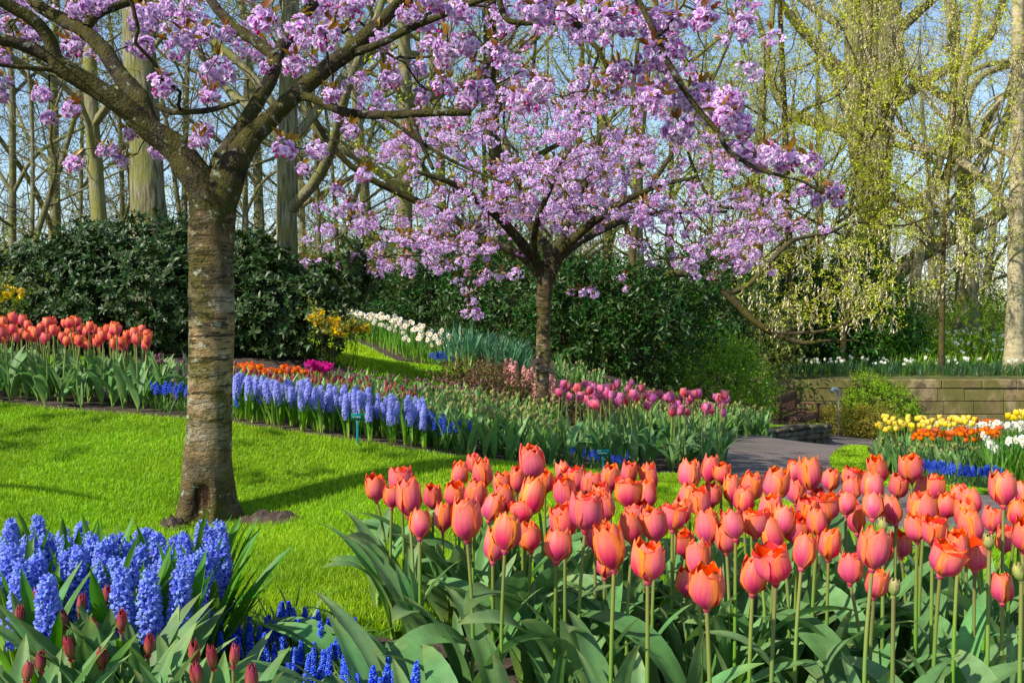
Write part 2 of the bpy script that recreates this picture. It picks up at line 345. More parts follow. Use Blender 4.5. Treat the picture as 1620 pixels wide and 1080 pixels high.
MAT['woodfloor'] = simple('woodland_floor', [(.3, (.05, .06, .02)), (.55, (.09, .12, .025)), (.75, (.14, .12, .06))], 2.5, .95, .5)
MAT['teal'] = simple('teal_plastic', [(.3, (.0, .16, .18)), (.7, (.0, .19, .20))], 8, .4, .02)
MAT['tealtext'] = simple('white_print', [(.3, (.6, .75, .72)), (.7, (.75, .85, .82))], 40, .5, .02)
MAT['benchwood'] = simple('red_brown_bench_wood', [(.3, (.075, .034, .024)), (.7, (.14, .068, .046))], 6, .6, .2, v=(1, 1, 8))
MAT['steel'] = simple('grey_steel', [(.3, (.22, .25, .30)), (.7, (.35, .38, .42))], 10, .4, .05)
MAT['darkmetal'] = simple('dark_metal', [(.3, (.04, .05, .04)), (.7, (.07, .08, .06))], 10, .5, .05)
MAT['rot'] = simple('rotten_wood', [(.3, (.014, .008, .005)), (.55, (.05, .024, .012)), (.75, (.20, .11, .055))], 14, .95, 1.0, v=(3, 3, 1))
def stone(name, stops, mossc, ma):
    m, nt, out = newmat(name); _, _, r = attr(nt); v = objvec(nt)
    n1 = tex(nt, 3.2, 6, v); n2 = tex(nt, 1.3, 5, objvec(nt, (1, 1, .55)), .65, .4); n3 = tex(nt, 22, 4, v)
    col = ramp(nt, mathn(nt, 'FRACT', mathn(nt, 'ADD', r, mathn(nt, 'MULTIPLY', n1, .25))), stops)
    col = mixc(nt, ramp(nt, n1, [(.46, 0.0), (.62, .8)]), col, (.075, .055, .038))
    col = mixc(nt, ramp(nt, n2, [(.6 - ma * .3, 0.0), (.68 - ma * .2, .85)]), col, mossc)
    col = mixc(nt, ramp(nt, n3, [(.35, .45), (.5, 0.0)]), col, (.10, .08, .06))
    finish(nt, out, col, .9, 0, bump=mathn(nt, 'ADD', n1, mathn(nt, 'MULTIPLY', n3, .4)), bumps=.6, spec=.1, bdist=.03); return m
MAT['sandstone'] = stone('mossy_sandstone', [(0, (.26, .18, .09)), (.25, (.42, .33, .20)), (.4, (.17, .12, .065)), (.6, (.42, .32, .18)), (.75, (.24, .15, .085)), (.9, (.34, .27, .13)), (1, (.20, .15, .09))], (.13, .125, .03), .72)
MAT['drystone'] = stone('dry_stone', [(0, (.11, .095, .065)), (.4, (.17, .15, .10)), (.7, (.09, .08, .055)), (1, (.14, .12, .08))], (.08, .085, .02), .4)
def brickpath():
    m, nt, out = newmat('brick_paving')
    b = NN(nt, 'TexBrick', {'Vector': objvec(nt), 'Color1': c4((.145, .11, .10)), 'Color2': c4((.20, .155, .135)), 'Mortar': c4((.06, .052, .045)), 'Scale': 1.0, 'Mortar Size': .008, 'Brick Width': .21, 'Row Height': .075, 'Bias': -.1})
    n = tex(nt, 2.0, 5, objvec(nt)); col = mixc(nt, ramp(nt, n, [(.35, 0.0), (.7, .6)]), b.outputs[0], (.20, .18, .165))
    n5 = tex(nt, .5, 6, objvec(nt), .7); col = mixc(nt, ramp(nt, n5, [(.48, 0.0), (.62, .65)]), col, (.075, .07, .05)); n6 = tex(nt, 60, 3, objvec(nt)); col = mixc(nt, ramp(nt, n6, [(.66, 0.0), (.7, .7)]), col, (.24, .19, .11))
    finish(nt, out, col, .8, 0, bump=b.outputs[1], bumps=-.3, spec=.25); return m
MAT['paving'] = brickpath()
# ------------------------------------------------------------------ terrain
WALL_Y = 26.0
CP = [(0, 0, .08), (-1.5, .5, .25), (1.5, .5, .05), (-5, 1, .4), (5, 1, 0), (-.3, 2.2, .10), (.6, 2.2, .07), (1.3, 2.2, .05), (1.2, 3.1, .08), (.1, 3.1, .14),
      (-1.1, 2.2, .27), (-.5, 2.4, .22), (-1.9, 2.6, .28), (2.4, 2.5, .05), (-12, 24, 1.0), (-4, 24, .65), (0, 24, .1), (2.5, 26, -.6), (-18, 14, 1.3), (-14, 30, 1.3), (0, 30, .2), (14, 8, -.2), (16, 16, -.9)]
CPX = [(420, 930, 3.4), (590, 880, 4.0), (325, 830, 4.9), (100, 800, 4.8), (0, 720, 5.7), (0, 642, 6.6), (200, 660, 6.4), (370, 675, 6.2), (560, 702, 6.1), (760, 732, 6.0), (880, 745, 6.3),
       (1000, 752, 7.0), (1150, 752, 7.2), (700, 800, 5.0), (1250, 870, 4.1), (1480, 775, 5.7), (1530, 780, 6.3), (1230, 762, 6.5), (1375, 802, 5.3), (1600, 812, 5.0), (1330, 722, 10), (1400, 745, 9.0),
       (1165, 712, 14.3), (1240, 706, 15.5), (1300, 697, 17.4), (1270, 683, 24), (1200, 676, 18.5), (1400, 693, 26), (1600, 693, 26), (1380, 697, 20), (1300, 695, 23), (1750, 693, 24), (1500, 722, 10), (1620, 722, 10), (860, 660, 12), (640, 655, 9.0), (520, 640, 8.4), (450, 655, 7.6), (430, 640, 8.8), (760, 645, 10.3), (640, 608, 11), (740, 622, 11.6), (640, 582, 12.3), (540, 552, 14), (740, 595, 12), (650, 580, 13.5),
       (545, 530, 18), (1000, 612, 16), (840, 605, 13.5), (1150, 652, 18), (0, 560, 11), (250, 570, 10.5), (520, 572, 11), (1000, 690, 9.5), (1150, 680, 13)]
_c = [np.array(c, float) for c in CP] + [pix(*c) for c in CPX]
_c = np.array(_c)
def _U(r2): return np.where(r2 > 1e-12, r2 * np.log(np.maximum(r2, 1e-12)) * .5, 0)
_xy = _c[:, :2]; _n = len(_c)
_K = _U(((_xy[:, None] - _xy[None]) ** 2).sum(-1)) + np.eye(_n) * .06
_Pm = np.c_[np.ones(_n), _xy]
_W = np.linalg.solve(np.block([[_K, _Pm], [_Pm.T, np.zeros((3, 3))]]), np.r_[_c[:, 2], 0, 0, 0])
def sstep(x, a, b): t = np.clip((x - a) / (b - a), 0, 1); return t * t * (3 - 2 * t)
def zt(X, Y):
    X = np.asarray(X, float); Y = np.asarray(Y, float); sh = X.shape
    Xf = np.clip(X.ravel(), -22, 22); Yf = np.clip(Y.ravel(), -1, 34)
    U = _U((Xf[:, None] - _xy[None, :, 0]) ** 2 + (Yf[:, None] - _xy[None, :, 1]) ** 2)
    z = (U @ _W[:_n] + _W[_n] + _W[_n + 1] * Xf + _W[_n + 2] * Yf)
    Xr, Yr = X.ravel(), Y.ravel()
    far = .9 + .25 * np.sin(Xr * .11) * np.sin(Yr * .07)
    z = z + (far - z) * sstep(Yr, 27, 45)
    zh = -.67 + np.clip(Yr - WALL_Y, 0, 10) * .07 + np.clip(Yr - 36, 0, 60) * .012
    s = sstep(Yr, WALL_Y + .12, WALL_Y + .3) * sstep(Xr, 1.5, 3.6)
    z = z * (1 - s) + zh * s
    return z.reshape(sh)
def z1(x, y): return float(zt(np.array([x]), np.array([y]))[0])

xs = np.r_[np.linspace(-90, -12, 26)[:-1], np.linspace(-12, -3.5, 35)[:-1], np.linspace(-3.5, 4, 60)[:-1], np.linspace(4, 16, 60)[:-1], np.linspace(16, 90, 24)]
ys = np.r_[np.linspace(-4, 1, 12)[:-1], np.linspace(1, 9, 70)[:-1], np.linspace(9, 25.8, 60)[:-1], np.linspace(25.8, 26.6, 9)[:-1], np.linspace(26.6, 40, 28)[:-1], np.linspace(40, 160, 24)]
XX, YY = np.meshgrid(xs, ys)
g = G(); g.add(np.stack([XX, YY, zt(XX, YY)], -1), grid_q(len(xs) - 1, len(ys) - 1))
cy = (ys[:-1] + ys[1:]) / 2; cx = (xs[:-1] + xs[1:]) / 2
CXX, CYY = np.meshgrid(cx, cy, indexing='ij')
mi = ((CYY > 20) & ~((CXX > 3) & (CYY < 26.3))).astype(int)
g.M = [mi.ravel()]
put('ground', g.mesh('ground', [MAT['soil'], MAT['woodfloor']]), kind='structure')

def pl(pts): return np.array([gx(a, d) if f else (a, d) for a, d, f in pts])
def px(*pts): return np.array([gx(a, d) for a, d in pts])
def ribbon(A, B, n, m, dz):
    A = resample(A, n + 1); B = resample(B, n + 1); t = np.linspace(0, 1, m + 1)[:, None, None]
    XY = A[None] * (1 - t) + B[None] * t
    Z = zt(XY[..., 0], XY[..., 1]) + dz
    return np.concatenate([XY, Z[..., None]], -1)
def skirted(g, R, mi=0, drop=.05):
    m, n = R.shape[:2]; g.add(R.reshape(-1, 3)[::1], grid_q(n - 1, m - 1)[:, ::-1], None, mi)
    for L in (R[0], R[-1]):
        lo = L.copy(); lo[:, 2] -= drop; g.add(np.concatenate([L, lo]), grid_q(n - 1, 1), None, mi)

blade = G()
for bend in (0.0,):
    blade.add([(-.5, 0, 0), (.5, 0, 0), (.36, .10, .55), (-.36, .10, .55), (.08, .38, 1), (-.08, .38, 1)], [(0, 1, 2, 3), (3, 2, 4, 5)], [(0, 0, 0), (1, 0, 0), (1, .5, 0), (0, .5, 0), (.6, 1, 0), (.4, 1, 0)])
def grass_on(g, A, B, dens, L=.036, W=.0032, seed=1, zfun=None, dref=4.5, dz=.012):
    rng = np.random.default_rng(seed); n0 = 160
    A = resample(A, n0); B = resample(B, n0)
    seg = np.linalg.norm(A - B, axis=1); area = seg.mean() * np.linalg.norm(np.diff((A + B) / 2, axis=0), axis=1).sum()
    N = int(area * dens)
    i = rng.choice(n0 - 1, N, p=(seg[:-1] / seg[:-1].sum())); f = rng.random(N)[:, None]; t = rng.random(N)[:, None]
    a = A[i] * (1 - f) + A[i + 1] * f; b = B[i] * (1 - f) + B[i + 1] * f; XY = a * (1 - t) + b * t
    D = np.maximum(XY[:, 1], 2); keep = rng.random(N) < np.minimum(1, (dref / D) ** 1.3)
    XY = XY[keep]; D = D[keep]; k = len(XY)
    Z = (zt(XY[:, 0], XY[:, 1]) + dz) if zfun is None else zfun(XY)
    zd = rng.normal(0, .28, (k, 3)); zd[:, 2] = 1
    s = np.stack([W * np.maximum(1, D / 4.0) * rng.uniform(.8, 1.3, k), np.ones(k) * L * .8, L * rng.uniform(.65, 1.25, k) * np.maximum(1, D / 9)], 1)
    g.inst(blade, frames(np.c_[XY, Z], zd, rng.random(k) * 2 * PI, s), rng.random(k))

# --- lawns
LAWN_FAR = np.vstack([px((-260, 6.9), (-60, 6.7), (0, 6.6), (200, 6.4), (370, 6.2), (560, 6.1), (760, 6.0), (880, 6.25), (1000, 6.8), (1110, 6.85), (1175, 6.1), (1235, 5.3), (1400, 4.5), (1680, 4.35))])
LAWN_NEAR = np.array([(-4.6, 3.6), (-3.2, 3.1), (-1.9, 2.95), (-1.1, 2.85), (-.6, 2.85), (-.3, 2.9), (-.1, 3.05), (.2, 3.2), (.6, 3.3), (1.0, 3.35), (1.4, 3.4), (1.8, 3.5), (2.1, 3.6), (2.45, 3.7)])
TONGUE_IN = px((1388, 12.6), (1374, 11), (1392, 9.0), (1440, 7.5), (1530, 6.35), (1700, 6.0))
TONGUE_OUT = px((1387, 12.65), (1372, 12.2), (1346, 11.2), (1322, 10.2), (1315, 9.3), (1342, 7.6), (1405, 6.0), (1720, 5.5))
UP_FAR = px((500, 16), (560, 15), (640, 13.2), (705, 12.5), (765, 12.1)); UP_NEAR = px((440, 11.6), (540, 10.9), (640, 10.5), (720, 10.8), (775, 11.3))
STRIP_FAR = px((590, 8.3), (650, 8.5), (735, 8.9)); STRIP_NEAR = px((590, 8.0), (650, 8.1), (735, 8.4))
HEDGELAWN_FAR = px((-200, 10.8), (60, 10.5), (220, 10.2)); HEDGELAWN_NEAR = px((-200, 9.4), (60, 9.2), (220, 9.2))
gl = G()
for A, B, n, m in ((LAWN_FAR, LAWN_NEAR, 70, 26), (TONGUE_IN, TONGUE_OUT, 40, 5), (UP_FAR, UP_NEAR, 30, 10), (STRIP_FAR, STRIP_NEAR, 10, 3), (HEDGELAWN_FAR, HEDGELAWN_NEAR, 12, 6)):
    skirted(gl, ribbon(A, B, n, m, .018))
put('lawn', gl.mesh('lawn', MAT['lawn']), kind='structure')
gg = G()
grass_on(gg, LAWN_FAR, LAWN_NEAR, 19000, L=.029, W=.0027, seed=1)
grass_on(gg, TONGUE_IN, TONGUE_OUT, 9000, L=.022, seed=2)
grass_on(gg, UP_FAR, UP_NEAR, 6000, seed=3)
grass_on(gg, STRIP_FAR, STRIP_NEAR, 6000, seed=4)
grass_on(gg, HEDGELAWN_FAR, HEDGELAWN_NEAR, 4000, seed=5)
EXTRA1 = (np.array([(2.45, 4.33), (4.5, 4.3), (9, 4.6)]), np.array([(2.3, 1.0), (4.5, .5), (9, .5)]))
EXTRA2 = (np.array([(6.2, 6.25), (6.5, 10), (8.6, 16), (11.5, 24)]), np.array([(10.5, 6.3), (11, 10), (13.5, 16), (16.5, 24)]))
gx2 = G()
for A, B in (EXTRA1, EXTRA2): skirted(gx2, ribbon(A, B, 30, 10, .016))
put('side_lawn', gx2.mesh('side_lawn', MAT['lawn']), kind='structure')
grass_on(gg, *EXTRA1, 2600, L=.045, W=.006, seed=11); grass_on(gg, *EXTRA2, 1800, L=.05, W=.007, seed=12)
# --- path
PATH_A = px((1290, 25.6), (1296, 21), (1290, 17.6), (1180, 14.6), (1120, 10.5), (1160, 7.2), (1235, 5.33), (1400, 4.52), (1720, 4.35), (2400, 4.55), (3800, 4.75))
PATH_B = px((1560, 25.6), (1440, 21), (1400, 17.0), (1366, 13.0), (1330, 10.4), (1342, 7.5), (1405, 5.95), (1480, 5.6), (1760, 5.45), (2300, 5.8), (3050, 6.1))
gp = G(); skirted(gp, ribbon(PATH_A, PATH_B, 80, 12, .008)); put('path', gp.mesh('path', MAT['paving']), kind='structure')

# --- low dry-stone wall with the little lawn on top of it, in front of the bench
LW = resample(px((1090, 13.2), (1165, 14.3), (1240, 15.5), (1290, 16.6), (1304, 17.4)), 60)
lw_h = .26; rng = np.random.default_rng(31)
lw_z = zt(LW[:, 0], LW[:, 1])
lw_top = resample(np.c_[LW, lw_z + lw_h], 60)
g = G(); Ls = np.r_[0, np.cumsum(np.linalg.norm(np.diff(LW, axis=0), axis=1))]
zr = -.03
for row in range(4):
    rh = (.085, .09, .08, .07)[row]; s = rng.uniform(0, .2)
    while s < Ls[-1]:
        l = rng.uniform(.16, .48); sm = min(s + l / 2, Ls[-1])
        x = np.interp(sm, Ls, LW[:, 0]); y = np.interp(sm, Ls, LW[:, 1]); z = np.interp(sm, Ls, lw_z)
        i = min(np.searchsorted(Ls, sm), 58); T = LW[i + 1] - LW[i]; T /= np.linalg.norm(T)
        a = rng.normal(0, .03); R = np.array([(T[0], -T[1], 0), (T[1], T[0], 0), (0, 0, 1)]) @ np.array([(math.cos(a), -math.sin(a), 0), (math.sin(a), math.cos(a), 0), (0, 0, 1)])
        box(g, (x + rng.normal(0, .012), y + rng.normal(0, .012), z + zr + rh / 2 + rng.normal(0, .004)), (l - .012, rng.uniform(.24, .30), rh - rng.uniform(.006, .014)), 0, rng.random(), R, .014)
        s += l
    zr += rh
lwo = put('dry_stone_wall', None, label='low curved dry stone wall edging the brick path below the bench', cat='wall')
put('stones', g.mesh('low_wall_stones', MAT['drystone']), lwo)
far = resample(px((1060, 17.2), (1160, 18.5), (1250, 19.6), (1300, 20.3)), 60)
R_ = []
for t in np.linspace(0, 1, 6):
    XY = LW * (1 - t) + far * t; zz = (lw_z + lw_h + .01) * (1 - t) + (zt(far[:, 0], far[:, 1]) + .03) * t
    R_.append(np.c_[XY, zz])
R_ = np.array(R_); g = G(); skirted(g, R_, drop=.25)
put('raised_lawn', g.mesh('raised_lawn', MAT['lawn']), kind='structure')
k = 5000; rng = np.random.default_rng(6); i = rng.integers(0, 59, k); t = rng.random(k)
P = LW[i] * (1 - t[:, None]) + far[i] * t[:, None]; Z = (lw_z[i] + lw_h + .01) * (1 - t) + (zt(far[i][:, 0], far[i][:, 1]) + .03) * t
zd = rng.normal(0, .28, (k, 3)); zd[:, 2] = 1
gg.inst(blade, frames(np.c_[P, Z], zd, rng.random(k) * 6.28, np.stack([np.full(k, .012), np.full(k, .04), rng.uniform(.03, .06, k)], 1)), rng.random(k))
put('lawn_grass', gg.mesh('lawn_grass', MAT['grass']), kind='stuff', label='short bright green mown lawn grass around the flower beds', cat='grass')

# --- retaining wall of sandstone blocks
rw = put('retaining_wall', None, loc=(3.9, WALL_Y, 0), label='mossy sandstone block retaining wall behind the curving path', cat='wall')
X0, X1 = 0.0, 13.5; zb = -2.6; ztop = -.67
g = G(); rng = np.random.default_rng(41)
box(g, ((X0 + X1) / 2, .25, (zb + ztop - .05) / 2), (X1 - X0 - .04, .34, ztop - .05 - zb), 0, .2)
put('core', g.mesh('wall_core', MAT['soil']), rw)
g = G(); rows = [.30, .36, .36, .34, .34]; z = zb
for ri, h in enumerate(rows):
    x = X0 - rng.uniform(0, .4)
    while x < X1:
        l = rng.uniform(.38, 1.3); xa, xb = max(x, X0), min(x + l, X1)
        if xb - xa > .12: box(g, ((xa + xb) / 2, .20 + rng.uniform(-.012, .012), z + h / 2), (xb - xa - .014, .40, h - .014 + rng.uniform(-.008, .006)), 0, rng.random(), None, .007)
        x += l
    z += h
put('blocks', g.mesh('wall_blocks', MAT['sandstone'], False), rw)
g = G(); x = X0
while x < X1:
    l = min(rng.uniform(.9, 1.7), X1 - x)
    box(g, (x + l / 2, .2, z + .115), (l - .012, .46, .23), 0, rng.random(), None, .02); x += l
put('coping', g.mesh('wall_coping', MAT['sandstone'], False), rw)
# ------------------------------------------------------------------ plant templates
def petal_cup(g, rng, h=.092, R=.0315, nu=6, nv=8, mi=0, opened=.3, pointed=0.0, wmax=64, sets=((0, .90), (1, 1.0)), rough=1.0):
    v = (1 - (1 - np.linspace(0, 1, nv + 1)) ** 1.55)[:, None]; u = np.linspace(-1, 1, nu + 1)[None]
    for ring, rs in sets:
        for k in range(3):
            th0 = math.radians(k * 120 + ring * 60 + rng.normal(0, 5)); op = opened + rng.normal(0, .12); hh = h * rng.uniform(.94, 1.04) * (1.0 if ring else 1.01)
            r = np.where(v < .40, 1 - .86 * (1 - v / .40) ** 2.2, 1 - (.36 - op * .62) * ((v - .40) / .60) ** 2.0)
            r = R * rs * r
            ex = 3.3 - pointed * 2.1
            wdt = np.where(v < .5, .50 + .50 * np.sin(PI / 2 * np.clip(v / .5, 0, 1)), np.maximum(1e-3, 1 - np.clip((v - .5) / .5, 0, 1) ** ex) ** (.5 + pointed * .5))
            ph = rng.uniform(0, 6.28); wob = rng.normal(0, .5)
            th = th0 + u * math.radians(wmax) * wdt + .05 * wob * v
            rr = r * (1 + .055 * (u ** 2) * (1 if ring else .3) * rough + .05 * rough * np.sin(v * 7 + ph) * u + .035 * rough * np.sin(u * 6 + ph) * v ** 2) - R * .10 * (1 - np.abs(u)) * (v > .3) * (v - .3) * (.0 if ring else .6)
            rr = rr + R * .06 * np.exp(-(u / .18) ** 2) * np.sin(PI * v)           # midrib keel
            z = hh * (v - .035 * rough * u ** 2 * v + .02 * rough * np.sin(5 * u + ph) * v)
            z = np.where(v > .8, z - hh * .16 * (v - .8) / .2 * (u ** 2), z)
            V = np.stack([rr * np.cos(th), rr * np.sin(th), np.broadcast_to(z, th.shape)], -1)
            P = np.stack(np.broadcast_arrays((u + 1) / 2, v, np.array(rng.random())), -1)
            g.add(V.reshape(-1, 3), grid_q(nu, nv), P.reshape(-1, 3), mi)
def blade_leaf(g, rng, L=.3, W=.055, a0=12, a1=70, fold=.35, nu=4, nv=10, mi=0, M=None, rnd=None, shape=(.55, .75), wave=.12, twist=.3):
    """a strap or lance leaf growing from the origin, arching towards +X"""
    t = np.linspace(0, 1, nv + 1); ang = np.radians(a0 + (a1 - a0) * t ** 1.6)
    ds = L / nv; x = np.r_[0, np.cumsum(np.sin(ang[1:]) * ds)]; z = np.r_[0, np.cumsum(np.cos(ang[1:]) * ds)]
    pk = shape[0] / (shape[0] + shape[1]); wd = (np.maximum(t, .0) ** shape[0]) * (np.maximum(1 - t, 0) ** shape[1]) / (pk ** shape[0] * (1 - pk) ** shape[1])
    wd = W / 2 * np.maximum(np.maximum(wd, .22 * (t < pk)), .015)
    u = np.linspace(-1, 1, nu + 1); ph = rng.uniform(0, 6.28); tw = twist * rng.normal(0, .6) * t
    nx, nz = -np.cos(ang), np.sin(ang)        # upper-side normal
    up = fold * (1 - .6 * t)[:, None] * np.abs(u)[None] * wd[:, None] + wave * wd[:, None] * np.sin(t[:, None] * 9 + ph + u[None]) * (u ** 2)[None]
    lat = u[None] * wd[:, None] * (1 - .25 * fold)
    la = lat * np.cos(tw)[:, None] - up * np.sin(tw)[:, None]; ua = lat * np.sin(tw)[:, None] + up * np.cos(tw)[:, None]
    V = np.stack([x[:, None] + nx[:, None] * ua, la, z[:, None] + nz[:, None] * ua], -1).reshape(-1, 3)
    if M is not None: V = V @ M[:3, :3].T + M[:3, 3]
    P = np.stack(np.broadcast_arrays((u[None] + 1) / 2, t[:, None], np.array(rng.random() if rnd is None else rnd)), -1)
    g.add(V, grid_q(nu, nv), P.reshape(-1, 3), mi)
def rotz(a, loc=(0, 0, 0), s=1.0):
    M = np.eye(4); c, s_ = math.cos(a), math.sin(a); M[:2, :2] = ((c, -s_), (s_, c)); M[:3, :3] *= s; M[:3, 3] = loc; return M
def stem_geo(g, h, r0, r1, bend=0.0, sides=6, mi=0, n=6, a=0.0):
    t = np.linspace(0, 1, n + 1); b = bend * np.sin(PI * t) * h
    sweep(g, np.stack([b * math.cos(a), b * math.sin(a), t * h], 1), r0 + (r1 - r0) * t, sides, mi=mi, cap=False)
    return g
def floret_sphere(g, rng, n, zlo, zhi, rfun, T, mi=0, sc=1.0, up=.1):
    i = np.arange(n) + .5; z = zlo + (zhi - zlo) * i / n; th = i * 2.39996 + rng.normal(0, .15, n)
    r = rfun((z - zlo) / (zhi - zlo)); d = np.stack([np.cos(th), np.sin(th), up + .8 * ((z - zlo) / (zhi - zlo)) ** 3], 1)
    loc = np.stack([r * np.cos(th), r * np.sin(th), z], 1)
    s = sc * (1 - .35 * ((z - zlo) / (zhi - zlo)) ** 2) * rng.uniform(.85, 1.12, n)
    g.inst(T, frames(loc, d, rng.random(n) * 6.28, s), rng.random(n), mi)

# hyacinth floret: tube and six recurved lobes
def hy_floret(nv):
    g = G(); 
    for k in range(6):
        a = k * PI / 3; t = np.linspace(0, 1, nv + 1); r = .004 + .013 * np.sin(t * 1.9) ; z = .012 + .011 * np.sin(t * PI * .80) - .006 * t ** 2
        wd = .0042 * (1 - (2 * t - .8) ** 2 * .5) * np.where(t > .9, .55, 1)
        ca, sa = math.cos(a), math.sin(a)
        V = np.stack([np.stack([r * ca - s * wd * sa, r * sa + s * wd * ca, z - .0012 * abs(s)], 1) for s in (-1, 0, 1)], 1)
        P = np.stack(np.broadcast_arrays(np.array([0, .5, 1])[None], t[:, None], np.array(k * .13)), -1)
        g.add(V.reshape(-1, 3), grid_q(2, nv), P.reshape(-1, 3))
    lathe(g, [(.003, 0), (.0048, .006), (.0042, .014)], 5)
    return g
HYF = hy_floret(3); HYF_S = hy_floret(2)
def hy_spike(rng, n, h, T, R=.022):
    g = G(); floret_sphere(g, rng, n, 0, h, lambda t: R * .5 * (1 - .6 * t ** 3), T, 0, .92); 
    lathe(g, [(.007, -.01), (.008, h * .5), (.004, h)], 6); return g
def mesh_list(name, geos, mats, smooth=True): return [g.mesh(name, mats, smooth) for g in geos]

rng = np.random.default_rng(11)
def mk(f, n): return [f() for _ in range(n)]
def _bloom(op, **k):
    g = G(); petal_cup(g, rng, opened=op, **k)
    lathe(g, [(.0045, -.008), (.009, .0), (.010, .004)], 7); return g
BLOOM = mesh_list('tulip_bloom', [_bloom(o + .07, h=hh, R=rr) for o, hh, rr in ((-.05, .095, .0305), (.0, .092, .031), (.05, .096, .032), (.1, .09, .031), (.12, .094, .033), (.18, .092, .0315), (.22, .088, .033), (.3, .09, .0325), (.42, .086, .034), (.55, .082, .035), (.0, .088, .029), (.15, .098, .0315), (.25, .094, .031), (.08, .086, .032))], MAT['coral'])
BLOOM_LO = mesh_list('tulip_bloom_small', [_bloom(o, nu=4, nv=6) for o in (.1, .2, .3, .42)], MAT['coral'])
PINKB = mesh_list('pink_tulip_bloom', [_bloom(o, nu=4, nv=6, h=.072, R=.028) for o in (-.1, .0, .08, .15)], MAT['pinktulip'])
BUD = mesh_list('tulip_bud', [_bloom(-.25, nu=4, nv=7, h=hh, R=.0145, pointed=.95, wmax=70) for hh in (.062, .07, .075, .058)], MAT['redbud'])
GBUD = mesh_list('green_tulip_bud', [_bloom(-.1, nu=4, nv=6, h=.065, R=.018, pointed=.6, wmax=66) for _ in range(2)], MAT['greenbud'])
STEM = mesh_list('tulip_stem', [stem_geo(G(), 1.0, .0052, .0042, b, 7, n=8) for b in (.0, .015, .03)], MAT['tulipstem'])
def _leaf(**k): g = G(); blade_leaf(g, rng, **k); return g
LEAF = mesh_list('tulip_leaf', [_leaf(L=L, W=W, a0=a0, a1=a1, nv=14, nu=6, fold=f) for L, W, a0, a1, f in
        ((.34, .062, 6, 38, .5), (.38, .055, 10, 60, .45), (.42, .075, 14, 95, .35), (.36, .085, 18, 105, .3), (.30, .06, 4, 22, .6), (.44, .07, 12, 75, .4), (.33, .05, 8, 50, .5), (.46, .09, 20, 115, .25))], MAT['tulipleaf'])
LEAF_LO = mesh_list('tulip_leaf_small', [_leaf(L=L, W=W, a0=a0, a1=a1, nv=8, nu=2, fold=f) for L, W, a0, a1, f in
        ((.32, .06, 6, 40, .5), (.34, .065, 12, 80, .35), (.30, .07, 16, 105, .3), (.28, .055, 4, 25, .6))], MAT['tulipleaf'])
def strap_tuft(n, L, W, a1, nv=6, spread=.02, mats=0, nu=2, a0=(2, 16), fold=.5, shape=(.22, .45)):
    g = G()
    for k in range(n):
        a = rng.uniform(0, 6.28); M = rotz(a, (spread * rng.normal(), spread * rng.normal(), 0))
        blade_leaf(g, rng, L=L * rng.uniform(.75, 1.15), W=W * rng.uniform(.8, 1.2), a0=rng.uniform(*a0), a1=a1 * rng.uniform(.4, 1.3), fold=fold, nu=nu, nv=nv, M=M, shape=shape, mi=mats)
    return g
HSPIKE = mesh_list('hyacinth_spike', [hy_spike(rng, 54, .165, HYF, .018) for _ in range(4)], MAT['hyacinth'])
HSPIKE_LO = mesh_list('pale_hyacinth_spike', [hy_spike(rng, 42, .15, HYF_S, .02) for _ in range(3)], MAT['palehyacinth'])
HSPIKE_PK = mesh_list('pink_hyacinth_spike', [hy_spike(rng, 30, .17, HYF_S, .026) for _ in range(2)], MAT['pinkhyacinth'])
HSTEM = [stem_geo(G(), .16, .0075, .0065, .0, 6).mesh('hyacinth_stem', MAT['tulipstem'])]
HLEAF = mesh_list('hyacinth_leaf', [_leaf(L=L, W=.034, a0=a0, a1=a1, nv=9, nu=3, fold=.75, shape=(.16, .42), wave=.03) for L, a0, a1 in ((.27, 3, 12), (.30, 6, 24), (.24, 9, 34), (.31, 4, 18), (.29, 12, 45))], MAT['strap'])
HTUFT = mesh_list('hyacinth_foliage', [strap_tuft(6, .25, .026, 30, 6, .012, fold=.7) for _ in range(4)], MAT['strap'])
bead = G(); lathe(bead, [(.0008, -.0042), (.0036, -.002), (.0042, .001), (.0026, .0042), (.0012, .0046)], 6)
bead_lo = G(); lathe(bead_lo, [(.001, -.004), (.0043, 0), (.001, .0044)], 5)
def mus(n, T): g = G(); floret_sphere(g, rng, n, 0, .058, lambda t: .0088 * (1 - .72 * t ** 1.5), T, 0, 1.0, -.25); return g
MSPIKE = mesh_list('muscari_spike', [mus(64, bead) for _ in range(3)], MAT['muscari'])
MSTEM = [stem_geo(G(), 1.0, .0022, .0018, .02, 5, n=4).mesh('muscari_stem', MAT['tulipstem'])]
MTUFT = mesh_list('muscari_leaves', [strap_tuft(9, .17, .0055, 85, 6, .012, a0=(5, 35), fold=.4, nu=1) for _ in range(4)], MAT['muscarileaf'])
def mus_small():
    g = G(); T = mus(26, bead_lo); h = .13
    for k in range(3):
        M = rotz(0, (rng.normal(0, .022), rng.normal(0, .022), h * rng.uniform(.8, 1.15))); g.inst(T, M[None] * np.array(1.0))
    g2 = strap_tuft(10, .14, .006, 60, 4, .02, 1, 1, (3, 25)); g.inst(g2, np.eye(4)[None]); return g
MUSC = mesh_list('muscari_small', mk(mus_small, 4), [MAT['muscari'], MAT['muscarileaf']])

